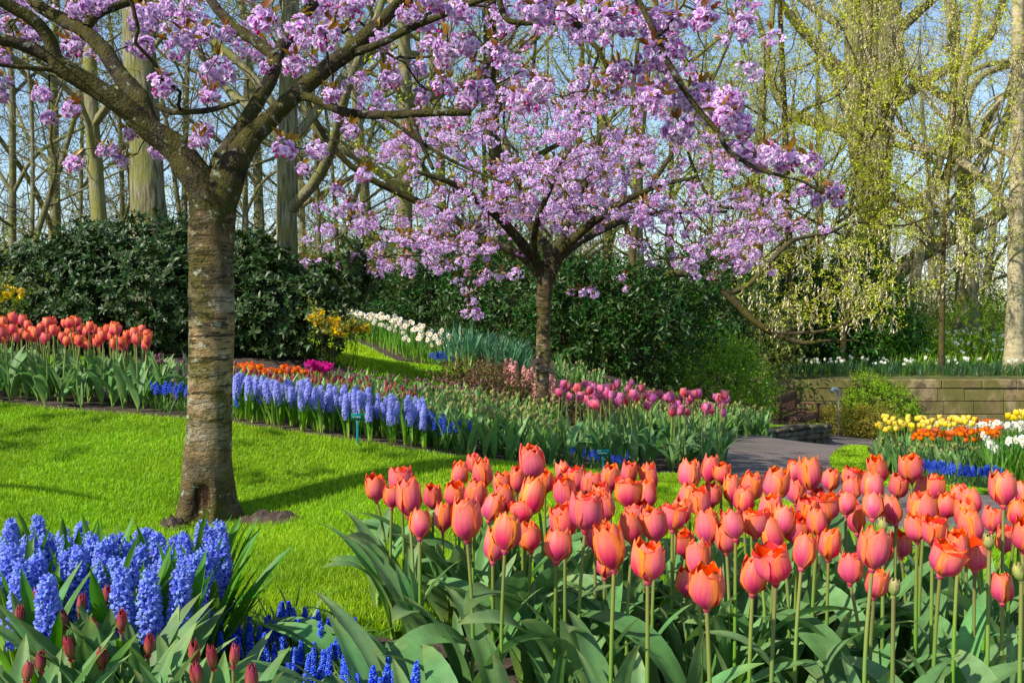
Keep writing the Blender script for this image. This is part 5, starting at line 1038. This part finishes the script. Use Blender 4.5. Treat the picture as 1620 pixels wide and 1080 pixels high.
# --- the second cherry
T2 = pix(862, 662, 12.0); base2 = np.array((T2[0], T2[1], z1(T2[0], T2[1])))
tree2 = put('cherry_tree', None, None, base2, label='second, smaller blossoming cherry tree with umbrella crown and slender trunk', cat='tree')
yy = [672, 655, 630, 560, 500, 450, 425]; wv = [41, 31, 25, 22, 23, 26, 32]; ww_ = [846, 852, 856, 859, 860, 862, 864]
R4 = resample(np.c_[Lpx([(a, b, 12) for a, b in zip(ww_, yy)]), np.array(wv) * .5 * 12 / F], 50); g = G(); sweep(g, R4[:, :3] - base2, R4[:, 3], 20, .0, .03, seed=2.0)
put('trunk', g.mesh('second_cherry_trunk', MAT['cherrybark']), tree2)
nodes = [(R4[-1, :3], -1)]
for li, pts in enumerate([[(862, 440, 12, 24), (850, 415, 11.9, 20), (828, 388, 11.7, 17), (795, 350, 11.4, 15), (760, 320, 11.1, 13), (715, 290, 10.8, 10), (660, 272, 10.6, 6)],
    [(858, 440, 12, 18), (835, 412, 12, 15), (800, 392, 12, 13), (770, 383, 12, 11), (720, 383, 12, 9), (670, 380, 12.1, 7), (610, 372, 12.2, 5)],
    [(866, 440, 12, 22), (868, 400, 12.2, 18), (845, 365, 12.4, 15), (828, 330, 12.7, 13), (815, 280, 13.0, 10), (800, 220, 13.3, 6)],
    [(868, 440, 12, 24), (880, 405, 11.9, 20), (905, 380, 11.7, 17), (940, 350, 11.5, 14), (985, 320, 11.2, 11), (1040, 295, 11, 8), (1100, 280, 10.8, 5)],
    [(870, 440, 12, 18), (890, 402, 12.2, 16), (935, 372, 12.5, 13), (1000, 345, 12.8, 10), (1080, 335, 13, 8), (1150, 335, 13.2, 5)],
    [(866, 440, 12, 18), (885, 390, 12.3, 15), (905, 340, 12.7, 12), (930, 280, 13, 9), (950, 210, 13.3, 6)],
    [(860, 430, 12, 14), (845, 395, 11.6, 12), (850, 350, 11.1, 10), (870, 300, 10.7, 8), (890, 250, 10.5, 5)]]):
    A = np.array(pts, float); R4 = resample(np.c_[Lpx(A[:, :3]), A[:, 3] * .5 * A[:, 2] / F], len(A) * 6); g = G(); sweep(g, R4[:, :3] - base2, R4[:, 3], 9, .5, .06, seed=li)
    put('limb', g.mesh('second_cherry_limb', MAT['cherrylimb']), tree2)
    for q in range(2, len(R4), 2): nodes.append((R4[q, :3], 0 if q == 2 else len(nodes) - 1))
rng = np.random.default_rng(64); P2 = []; PADS = []
while len(PADS) < 138:
    d = rng.uniform(9.9, 14.2); dd = (d - 12) / 2.3; a = rng.uniform(530, 1250)
    top = np.interp(a, [535, 600, 700, 800, 900, 1000, 1100, 1180, 1245], [345, 250, 165, 130, 120, 130, 185, 260, 330]); bot = np.interp(a, [535, 600, 700, 800, 870, 950, 1050, 1130, 1190, 1245], [445, 440, 420, 400, 370, 385, 405, 440, 410, 345])
    if ((a - 890) / 375) ** 2 + dd ** 2 * .9 > 1: continue
    b = top + (bot - top) * rng.random() ** 1.1
    if b > 330 and 810 < a < 960 and rng.random() < .75: continue
    PADS.append(pix(a, b, d))
PADS = np.array(PADS)
for q, c in enumerate(PADS):
    n = rng.integers(3, 9); o = c - np.array((base2[0], base2[1], c[2])); o /= max(np.linalg.norm(o), .3)
    for _ in range(n): P2.append(c + o * rng.normal(0, .30) + np.array((rng.normal(0, .17), rng.normal(0, .17), rng.normal(-.04, .085))))
for a, b in [(740, 430), (735, 455), (745, 470), (760, 440), (770, 428), (790, 432), (738, 490), (752, 488), (725, 440), (690, 420), (705, 412), (650, 415), (985, 435), (990, 455), (920, 458), (905, 460), (935, 455), (1100, 430), (1125, 435), (1090, 410), (815, 425)]: P2.append(pix(a, b, rng.uniform(11, 12.5)))
P2 = np.array(P2); nfix = len(nodes)
A, par, tips = grow(nodes, P2, rng, .16, .16, .14, .06); R = radii(par, .0036, 2.25); g = G(); branches(g, A - base2, par, np.minimum(R, .03), nfix, rng, .05)
put('twigs', g.mesh('second_cherry_twigs', MAT['twig']), tree2)
near = np.argsort(P2[:, 1]); k = len(P2)
for i in near[:100]: put('blossom_cluster', CLS[(0, 2, 0, 1)[i % 4]], tree2, P2[i] - base2, rng.uniform(0, 6.28), rng.uniform(.95, 1.25), rng.normal(0, .2, 2))
rest = near[100:]; ti = rng.integers(0, 4, len(rest)); g = G()
for q in range(4): m = rest[ti == q]; g.inst(CLS_G[q], frames(P2[m] - base2, np.array((0, 0, 1.)), rng.random(len(m)) * 6.28, rng.uniform(.85, 1.25, len(m))), rng.random(len(m)))
put('blossoms', g.mesh('second_cherry_blossoms', BM), tree2, kind='stuff')

# --- a third cherry just outside the left edge, whose limbs streak the lawn with shade
t3 = put('cherry_tree', None, None, (-6.7, 3.1, z1(-6.7, 3.1)), 2.2, .95, label='cherry tree beyond the left picture edge whose boughs shade the lawn', cat='tree')
for o in [o for o in tree2.children if o.name.split('.')[0] in ('trunk', 'limb', 'twigs')]:
    c = o.copy(); COL.objects.link(c); c.parent = t3
for i in near[40:90]: put('blossom_cluster', CLS[i % 4], t3, P2[i] - base2, rng.uniform(0, 6.28), 1.1)

# ------------------------------------------------------------------ woodland trees
def bare_tree(name, H, r, clear, spread, nat, seed, mat, leafn=0, leafmat=None, leafT=None, tass=0, stems=1, lean=0.0, twigr=.006, step=.5, nl=7):
    rng = np.random.default_rng(seed); nodes = [(np.zeros(3), -1)]; n0 = 1; tr = G(); 
    for s in range(stems):
        off = rng.normal(0, .12 * (stems > 1), 3) * r * 8; dx, dy = rng.normal(0, .05 + .06 * (stems > 1), 2) * H; dx += lean * H
        P = resample([(0, 0, -.3), (off[0] * .1, off[1] * .1, H * .12), (dx * .3 + rng.normal(0, .01) * H, dy * .3, H * .4), (dx * .7, dy * .7 + rng.normal(0, .012) * H, H * .72), (dx, dy, H)], 40); t = np.linspace(0, 1, 40)
        rr = r * ((1 - t) ** .7 * .85 + .12) * (1 + .7 * np.exp(-t * 30)) * (1 if s == 0 else .75); sweep(tr, P, rr, 14, rng.random(), .07, seed=seed + s)
        b = len(nodes)
        for q in range(4, 40, 2): nodes.append((P[q], 0 if q == 4 else len(nodes) - 1))
        for q in range(nl if s == 0 else nl // 2):
            t0 = rng.uniform(max(clear * .9, .12), .6); i0 = int(t0 * 39); az = q * 2.4 + rng.normal(0, .5); Ln = H * rng.uniform(.22, .46) * (1.15 - t0); e0 = rng.uniform(.35, 1.0)
            dh = np.array((math.cos(az), math.sin(az), 0)); c = P[i0]
            pts = [c, c + Ln * (.30 * dh * math.cos(e0) + np.array((0, 0, .30 * math.sin(e0)))) + rng.normal(0, .03 * Ln, 3), c + Ln * (.62 * dh + np.array((0, 0, .30 + .22 * e0))) + rng.normal(0, .06 * Ln, 3), c + Ln * (.86 * dh + np.array((0, 0, .55 + .5 * e0))) + rng.normal(0, .05 * Ln, 3), c + Ln * (1.05 * dh + np.array((0, 0, .8 + .8 * e0)))]
            LP = resample(pts, 20); lr = rr[i0] * rng.uniform(.42, .68) * (1 - np.linspace(0, 1, 20) * .86); sweep(tr, LP, lr, 8, rng.random(), .06, seed=q)
            par0 = b + max(0, (i0 - 4) // 2)
            for w_ in range(2, 20, 2): nodes.append((LP[w_], par0 if w_ == 2 else len(nodes) - 1))
    nfix = len(nodes); at = []
    while len(at) < nat:
        z = rng.uniform(clear, 1.0); a = rng.uniform(0, 6.28); rad = spread * H * math.sqrt(rng.random()) * (math.sin(PI * min(1, (z - clear) / (1 - clear) * .85 + .15)) ** .6)
        at.append((rad * math.cos(a) + lean * H * z, rad * math.sin(a), z * H * .98 + rad * .12))
    at = np.array(at); A, par, tips = grow(nodes, at, rng, step, .30, .16, .04, dvw=.10); R = radii(par, twigr, 2.15)
    branches(tr, A, par, np.minimum(R, r * .5), nfix, rng, .03)
    lv = G()
    if leafn or tass:
        idx = np.arange(nfix, len(A))
    tw = G()   # fine twiglets at the tips
    i = rng.choice(np.arange(nfix, len(A)), min(len(A) - nfix, nat * 3)); k = len(i); d = rnd_dirs(k, rng, .25); L = rng.uniform(.3, .9, k) * (step / .5)
    tt = G(); tt.add([(-.5, 0, 0), (.5, 0, 0), (.3, .03, .5), (-.3, .03, .5), (.1, 0, 1), (-.1, 0, 1), (0, -.5, 0), (0, .5, 0), (0.0, .33, .5), (0, -.27, .5), (0, .1, 1), (0, -.1, 1)], [(0, 1, 2, 3), (3, 2, 4, 5), (6, 7, 8, 9), (9, 8, 10, 11)])
    tr.inst(tt, frames(A[i], d, rng.random(k) * 6.28, np.stack([np.full(k, twigr * 1.7), np.full(k, twigr * 1.7), L], 1)), rng.random(k))
    i = rng.choice(np.arange(nfix, len(A)), k); d = rnd_dirs(k, rng, -.1); tr.inst(tt, frames(A[i], d, rng.random(k) * 6.28, np.stack([np.full(k, twigr * 1.4), np.full(k, twigr * 1.4), L * .8], 1)), rng.random(k))
    out = [('trunk', tr.mesh(name, MAT[mat]))]
    if leafn:
        cc = rng.choice(np.arange(nfix, len(A)), max(6, leafn // 16)); i = cc[rng.integers(0, len(cc), leafn)]; P = A[i] + rng.normal(0, 1, (leafn, 3)) * np.array((.5, .5, .26)) * (step / .4); ti = rng.integers(0, len(leafT), leafn)
        for q, T in enumerate(leafT): m = ti == q; lv.inst(T, frames(P[m], rnd_dirs(m.sum(), rng, -.2), rng.random(m.sum()) * 6.28, rng.uniform(.7, 1.3, m.sum())), rng.random(m.sum()))
        out.append(('crown', lv.mesh(name + '_leaves', MAT[leafmat])))
    if tass:
        i = rng.choice(np.arange(nfix, len(A)), tass); P = A[i] + rng.normal(0, .15, (tass, 3)); ts = G(); ts.inst(TASS, frames(P, np.array((0, 0, -1.)) + rng.normal(0, .08, (tass, 3)), rng.random(tass) * 6.28, rng.uniform(.7, 1.3, tass)), rng.random(tass))
        out.append(('tassels', ts.mesh(name + '_tassels', MAT['tassel'])))
    return out
rng = np.random.default_rng(71)
TASS = G()
for q in range(7):
    a = rng.uniform(0, 6.28); z = q * .032; T = small_leaf_t(.055, .022); TASS.inst(T, frames([(0.008 * math.cos(a), .008 * math.sin(a), z)], np.array([[.5 * math.cos(a), .5 * math.sin(a), 1.]]), 0.0, 1.0), [rng.random()])
SPR = [spray(6, .075, .04, rng, .05) for _ in range(3)]
def place(parts, name, px_, d, label, group=None, sc=1.0, rz=0.0):
    x, y = gx(px_, d); r = put(name, None, None, (x, y, z1(x, y) - .05), rz, sc, (0, 0), label, 'tree', group)
    for n, me in parts: put(n, me, r)
    return r
BT = [bare_tree('grey_tree', 17, .22, .16, .32, 420, 201, 'greybark', 500, 'oliveleaf', SPR), bare_tree('slim_tree', 15, .10, .12, .24, 300, 202, 'thinbark', 400, 'oliveleaf', SPR), bare_tree('slim_forked_tree', 14, .10, .10, .28, 320, 203, 'thinbark', 450, 'oliveleaf', SPR, stems=2),
      bare_tree('spreading_tree', 16, .20, .12, .40, 460, 204, 'greybark', 300, 'springleaf', SPR), bare_tree('thin_pole_tree', 13, .07, .10, .2, 240, 205, 'thinbark', 300, 'oliveleaf', SPR), bare_tree('leafy_tree', 13, .15, .12, .34, 340, 206, 'thinbark', 900, 'springleaf', SPR)]
# named trees, one by one
place(bare_tree('big_left_beech', 19, .34, .42, .32, 260, 211, 'oakbark', 300, 'oliveleaf', SPR), 'beech_tree', 237, 18, 'large pale trunked beech behind the rhododendrons, left of the cherry trunk')
place(bare_tree('knotty', 17, .24, .16, .30, 260, 212, 'oakbark', 300, 'oliveleaf', SPR), 'woodland_tree', 455, 20, 'knotty grey-green tree right of the front cherry trunk')
place(bare_tree('leftmid', 16, .19, .2, .26, 220, 213, 'greybark', 300, 'oliveleaf', SPR), 'woodland_tree', 160, 22, 'dark slender tree left of the large pale beech')
place(bare_tree('mid1', 17, .24, .2, .30, 260, 214, 'greybark', 500, 'oliveleaf', SPR), 'woodland_tree', 640, 26, 'grey tree seen through the gap between the two cherries')
place(bare_tree('mid2', 16, .22, .12, .38, 330, 215, 'mossybark', 900, 'springleaf', SPR, lean=-.05), 'woodland_tree', 806, 24, 'mossy leaning tree behind the second cherry crown')
place(bare_tree('mid3', 15, .2, .15, .3, 260, 216, 'greybark', 1200, 'springleaf', SPR), 'woodland_tree', 1010, 27, 'greening tree behind the right side of the second cherry')
place(bare_tree('double', 21, .62, .13, .34, 380, 217, 'oakbark', 600, 'springleaf', SPR, stems=3), 'beech_tree', 1385, 34, 'massive multi-stemmed beech behind the evergreen, right half')
place(bare_tree('edge', 20, .25, .16, .30, 260, 218, 'beechbark', 300, 'springleaf', SPR), 'beech_tree', 1606, 27.5, 'smooth pale beech trunk at the right picture edge')
place(bare_tree('slimright', 14, .19, .3, .24, 240, 219, 'beechbark', 700, 'springleaf', SPR), 'woodland_tree', 1441, 31, 'slim pale tree with flared base above the stone wall')
place(bare_tree('darkright', 19, .40, .14, .32, 420, 220, 'greybark', 500, 'springleaf', SPR), 'woodland_tree', 1528, 36, 'broad dark trunk between the slim pale tree and the right edge')
place(bare_tree('mossy_pole', 15, .13, .2, .2, 220, 221, 'mossybark', 1600, 'springleaf', SPR), 'woodland_tree', 1250, 28, 'slender mossy tree behind the blossom tip, right of centre')
for i, (a, d, s, lb) in enumerate([(1335, 28.3, .9, 'yellow-green maple hung with cream seed tassels over the evergreens'), (1490, 27.0, .85, 'yellow-green maple hung with cream tassels before the broad dark trunk'), (1200, 27.5, .75, 'yellow-green tasselled maple behind the blossom tip')]):
    pts = bare_tree('tassel_maple', 11.5, .10, .34, .34, 330, 230 + i, 'mossybark', 1900, 'springleaf', SPR, 1600, twigr=.005, step=.35)
    place(pts, 'tassel_maple', a, d, lb, None, s * 1.05)
# tree with the low bent mossy branch
r = put('bent_tree', None, None, (*gx(1005, 19.6), z1(*gx(1005, 19.6))), label='tree with low bent mossy branch hanging before the dark evergreens', cat='tree'); ob = np.array(r.location)
nodes = []; 
for pts in ([(1000, 600, 19.6, 26), (1004, 520, 19.6, 24), (1010, 470, 19.6, 22), (1040, 442, 19.5, 20), (1085, 432, 19.4, 18), (1125, 445, 19.3, 17), (1160, 475, 19.3, 17), (1190, 505, 19.3, 16), (1225, 528, 19.3, 13), (1270, 542, 19.3, 11), (1310, 538, 19.3, 7), (1350, 538, 19.3, 5)],
            [(1150, 466, 19.3, 13), (1185, 450, 19.4, 12), (1208, 425, 19.5, 12), (1240, 392, 19.6, 11), (1262, 378, 19.8, 9), (1318, 366, 20.0, 8), (1350, 351, 20.2, 7), (1425, 357, 20.5, 5), (1480, 342, 20.8, 3), (1530, 352, 20.8, 2)],
            [(1225, 528, 19.3, 8), (1290, 525, 19.2, 7), (1330, 515, 19.1, 6), (1365, 495, 19.0, 4)],
            [(1000, 590, 19.6, 22), (1008, 480, 19.8, 20), (1000, 400, 20.0, 17), (1012, 300, 20.3, 14), (1000, 180, 20.6, 11), (1010, 60, 21, 7)]):
    A = np.array(pts, float); R4 = resample(np.c_[Lpx(A[:, :3]), A[:, 3] * .36 * A[:, 2] / F], len(A) * 6); g = G(); sweep(g, R4[:, :3] - ob, R4[:, 3], 10, .5, .08, seed=pts[0][0])
    put('trunk' if pts[0][3] > 25 else 'limb', g.mesh('bent_limb', MAT['mossybark']), r)
    for q in range(0, len(R4), 2): nodes.append((R4[q, :3], -1 if not nodes else (len(nodes) - 1 if q else 0)))
at = np.array([pix(a, b, d) for a, b, d in zip(rng.uniform(1190, 1420, 130), rng.uniform(395, 520, 130), rng.uniform(18.3, 20.6, 130))] + [pix(a, b, d) for a, b, d in zip(rng.uniform(1330, 1590, 90), rng.uniform(320, 480, 90), rng.uniform(19, 21.5, 90))])
nfix = len(nodes); A, par, tips = grow(nodes, at, rng, .2, .12, .12, .1); R = radii(par, .004, 2.3); g = G(); branches(g, A - ob, par, np.minimum(R, .03), nfix, rng)
put('twigs', g.mesh('bent_tree_twigs', MAT['mossybark']), r)
i = rng.choice(np.arange(nfix, len(A)), 900); P = A[i] + rng.normal(0, .10, (900, 3)) - ob; g = G(); g.inst(SPR[0], frames(P, rnd_dirs(900, rng, -.2), rng.random(900) * 6.28, rng.uniform(.4, .8, 900)), rng.random(900)); put('crown', g.mesh('bent_tree_leaves', MAT['springleaf']), r)
i = rng.choice(np.arange(nfix, len(A)), 420); P = A[i] + rng.normal(0, .08, (420, 3)) - ob; g = G(); g.inst(TASS, frames(P, np.array((0, 0, -1.)) + rng.normal(0, .08, (420, 3)), rng.random(420) * 6.28, rng.uniform(.8, 1.3, 420)), rng.random(420)); put('tassels', g.mesh('bent_tree_tassels', MAT['tassel']), r)
# the wood behind, tree by tree
rng = np.random.default_rng(72)
WOOD = [(22, 27, 1), (52, 26, 2), (90, 33, 3), (128, 29, 4), (196, 31, 1), (292, 30, 2), (390, 29, 1), (412, 33, 3), (506, 28, 4), (535, 33, 2), (585, 38, 0), (700, 35, 3), (770, 36, 5), (850, 34, 2), (905, 33, 5), (960, 38, 3), (1060, 36, 5), (1115, 32, 1), (1190, 36, 3), (1295, 42, 3), (1475, 44, 3), (1560, 46, 0), (-60, 30, 0), (1680, 34, 3), (240, 44, 3), (480, 46, 3), (640, 50, 3)]
KIND = [('grey_tree', 'tall grey-green woodland tree'), ('slim_tree', 'slim bare woodland tree'), ('forked_tree', 'slim forked woodland tree'), ('spreading_tree', 'wide branching woodland tree'), ('pole_tree', 'very thin pole-like woodland tree'), ('leafy_tree', 'woodland tree in fresh yellow-green leaf')]
for i, (a, d, kk) in enumerate(WOOD):
    reg = 'left of the large pale beech' if a < 237 else ('between the beech and the knotty tree' if a < 455 else ('between knotty tree and second cherry' if a < 800 else ('behind the second cherry' if a < 1200 else 'behind the maples at right')))
    place(BT[kk], KIND[kk][0], a, d, f'{KIND[kk][1]} in the wood {reg}', f'{KIND[kk][1]}s {reg}', rng.uniform(.85, 1.15), rng.uniform(0, 6.28))
# far wood and understorey read as one mass each
g = G(); 
fb = bare_tree('far_tree', 15, .16, .1, .26, 170, 240, 'farbark', twigr=.014, step=.8)[0][1]
nv = len(fb.vertices); co = np.zeros(nv * 3, np.float32); fb.vertices.foreach_get('co', co); q = np.zeros(len(fb.loops), np.int32); fb.loops.foreach_get('vertex_index', q)
T = (co.reshape(-1, 3).astype(float), q.reshape(-1, 4).astype(np.int64), np.tile((.5, .5, .5), (nv, 1)), np.zeros(len(q) // 4, int))
bpy.data.meshes.remove(fb)
k = 150; d = rng.uniform(46, 90, k); a = rng.uniform(-150, 1770, k); X = (a - 810) / F * d
g.inst(T, frames(np.c_[X, d, zt(X, d)], np.array((0, 0, 1.)) + np.c_[rng.normal(0, .04, (k, 2)), np.zeros(k)], rng.random(k) * 6.28, rng.uniform(.32, .62, k)), rng.random(k))
put('far_woods', g.mesh('far_woods', MAT['farbark']), kind='stuff', label='hazy brown-grey mass of distant bare trees closing the view', cat='woods')
def thicket(name, n, arange, drange, h, temps, mat, sc, label, seed, ofs=0.0):
    rng = np.random.default_rng(seed); c = rng.uniform(0, 1, (n // 60, 3)); X = []; g = G()
    ci = rng.integers(0, len(c), n); d = drange[0] + c[ci, 1] * (drange[1] - drange[0]) + rng.normal(0, .5, n); a = arange[0] + c[ci, 0] * (arange[1] - arange[0]) + rng.normal(0, 26, n); x = (a - 810) / F * d; hh = h * (.45 + .55 * c[ci, 2])
    P = np.c_[x, d, zt(x, d) + ofs + np.abs(rng.beta(1.4, 1.6, n)) * hh]; ti = rng.integers(0, len(temps), n)
    for q_, T_ in enumerate(temps): m = ti == q_; g.inst(T_, frames(P[m], rnd_dirs(m.sum(), rng, .4), rng.random(m.sum()) * 6.28, sc * rng.uniform(.7, 1.3, m.sum())), rng.random(m.sum()))
    put(name, g.mesh(name, MAT[mat]), kind='stuff', label=label, cat='undergrowth')
thicket('undergrowth', 9000, (-80, 620), (24, 40), 2.6, SPR, 'oliveleaf', 1.3, 'olive undergrowth at the foot of the left wood', 250)
thicket('undergrowth', 6500, (520, 1260), (24, 36), 3.4, SPR, 'oliveleaf', 1.4, 'greening undergrowth behind the laurels in the middle', 251)
thicket('undergrowth', 4000, (1400, 1700), (36, 50), 2.8, SPR, 'oliveleaf', 1.3, 'brownish undergrowth of the wood behind the wall at right', 252)

# ------------------------------------------------------------------ bench, signs, wall pipe, mole-hill of bark at the trunk
def bench():
    x, y = gx(1268, 23.6); z = z1(x, y); r = put('garden_bench', None, None, (x, y, z), math.atan2(-.49, .87) + PI / 2, 1.0, label='red-brown wooden garden bench beside the path below the stone wall', cat='bench')
    W_, D_ = 1.5, .55; m = MAT['benchwood']       # local: length along X, faces -Y
    g = G(); [box(g, (0, -D_ / 2 + .05 + k * .10, .43), (W_ - .02, .085, .028), 0, .1 * k, None, .006) for k in range(5)]; put('seat', g.mesh('bench_seat', m, False), r)
    g = G(); box(g, (0, D_ / 2 + .05, .88), (W_ - .14, .04, .10), 0, .2, None, .01); box(g, (0, D_ / 2 - .0, .50), (W_ - .14, .04, .06), 0, .2, None, .008)
    for k in range(19): box(g, (-W_ / 2 + .12 + k * (W_ - .24) / 18, D_ / 2 + .025, .685), (.042, .018, .31), 0, .05 * k, np.array([(1, 0, 0), (0, .99, -.13), (0, .13, .99)]), .004)
    put('backrest', g.mesh('bench_back', m, False), r)
    for sx in (-1, 1):
        g = G(); box(g, (sx * (W_ / 2 - .035), -D_ / 2 + .03, .31), (.07, .07, .62), 0, .3, None, .008); put('leg', g.mesh('bench_front_leg', m, False), r)
        g = G(); box(g, (sx * (W_ / 2 - .035), D_ / 2 + .02, .46), (.068, .06, .94), 0, .3, None, .008); put('leg', g.mesh('bench_back_leg', m, False), r)
        g = G(); box(g, (sx * (W_ / 2 - .035), -.02, .645), (.085, D_ + .06, .04), 0, .3, None, .01); put('armrest', g.mesh('bench_arm', m, False), r)
        g = G(); box(g, (sx * (W_ / 2 - .035), 0, .38), (.04, D_ - .06, .07), 0, .3, None, .006); put('side_rail', g.mesh('bench_side', m), r)
    g = G(); box(g, (0, -D_ / 2 + .03, .37), (W_ - .15, .035, .08), 0, .3, None, .006); put('apron', g.mesh('bench_apron', m), r)
bench()
def sign(px_, py_, d, wpx, hpx, label, words):
    P = pix(px_, py_, d); zg = z1(P[0], P[1]); r = put('plant_sign', None, None, (P[0], P[1], zg), 0, 1, (0, 0), label, 'sign', None); w_, h_ = wpx * d / F, hpx * d / F; top = P[2] - zg
    tl = math.radians(24); R = np.array([(1, 0, 0), (0, math.cos(tl), math.sin(tl)), (0, -math.sin(tl), math.cos(tl))]).T
    g = G(); box(g, (0, 0, top), (w_, .006, h_ / math.cos(tl) * 1.0), 0, .3, R, .002); pl_ = put('plate', g.mesh('sign_plate', MAT['teal']), r)
    g = G(); box(g, (0, .012, (top - .01) / 2 - .03), (.014, .010, top + .02), 0, .3, None, .002); put('post', g.mesh('sign_post', MAT['teal']), r)
    g = G(); rg = np.random.default_rng(int(px_))
    for (x0, x1_, v, ht) in words:
        x = x0
        while x < x1_:
            l = rg.uniform(.03, .055)
            for s_ in range(2): box(g, np.array((0, 0, top)) + R @ np.array((x * w_ + s_ * l * .35 * w_, -.0042, v * h_ * 1.09)), (l * .22 * w_, .002, ht * h_), 0, .3, R)
            box(g, np.array((0, 0, top)) + R @ np.array((x * w_ + .17 * l * w_, -.0041, (v + ht * (.4 if rg.random() < .5 else -.05)) * h_ * 1.09)), (l * .38 * w_, .002, ht * .25 * h_), 0, .3, R)
            x += l
    put('lettering', g.mesh('sign_lettering', MAT['tealtext'], False), pl_)
sign(565, 659, 6.02, 19, 11, 'small teal plant sign standing in front of the light blue hyacinths', [(-.34, -.24, .0, .22), (-.12, .28, .0, .24)])
sign(954, 716, 6.5, 20, 11, 'small teal plant sign beside the pink tulips', [(-.48, -.15, .33, .14), (-.40, .34, .0, .17)])
sign(653, 617, 8.6, 13, 6, 'small teal plant sign among the purple budded tulips', [(-.4, .1, .2, .2)])
x, y = gx(1328, 24.6); z = z1(x, y); r = put('pipe_lamp', None, None, (x, y, z), label='thin post with curved grey metal head before the stone wall', cat='garden lamp')
g = G(); sweep(g, [(0, 0, -.02), (0, 0, .6), (0, 0, 1.02)], np.array((.013, .013, .013)), 7); put('post', g.mesh('lamp_post', MAT['steel']), r)
g = G(); sweep(g, resample([(0, 0, .98), (0, 0, 1.08), (-.05, -.02, 1.16), (-.14, -.04, 1.17), (-.2, -.05, 1.10)], 16), np.linspace(.035, .058, 16), 10); put('head', g.mesh('lamp_head', MAT['steel']), r)
x, y = gx(1202, 25.0); r = put('metal_stake', None, None, (x, y, z1(x, y)), label='thin upright metal stake at the left end of the stone wall', cat='stake')
g = G(); sweep(g, [(0, 0, 0), (0, 0, 2.0), (.02, 0, 4.0)], np.array((.022, .022, .02)), 6); g_ = g.mesh('stake', MAT['thinbark']); put('pole', g_, r)
rng = np.random.default_rng(77)
for i, (a, b, d, sx, lb) in enumerate([(425, 838, 4.86, .17, 'small heap of dark loose soil right of the front cherry trunk'), (275, 850, 4.72, .07, 'little patch of dark soil left of the front cherry trunk')]):
    P = pix(a, b, d); g = G(); n = 14; u = np.linspace(-1, 1, n + 1); UX, UY = np.meshgrid(u, u); hgt = .045 * np.clip(1 - UX ** 2 - UY ** 2, 0, 1) ** .8 * (1 + .6 * rng.normal(0, .5, UX.shape)); X = P[0] + UX * sx; Y = P[1] + UY * .10
    g.add(np.stack([X - P[0], Y - P[1], zt(X, Y) - z1(P[0], P[1]) + .012 + hgt], -1), grid_q(n, n)); put('soil_heap', g.mesh('soil_heap', MAT['soil']), None, (P[0], P[1], z1(P[0], P[1])), label=lb, cat='soil')
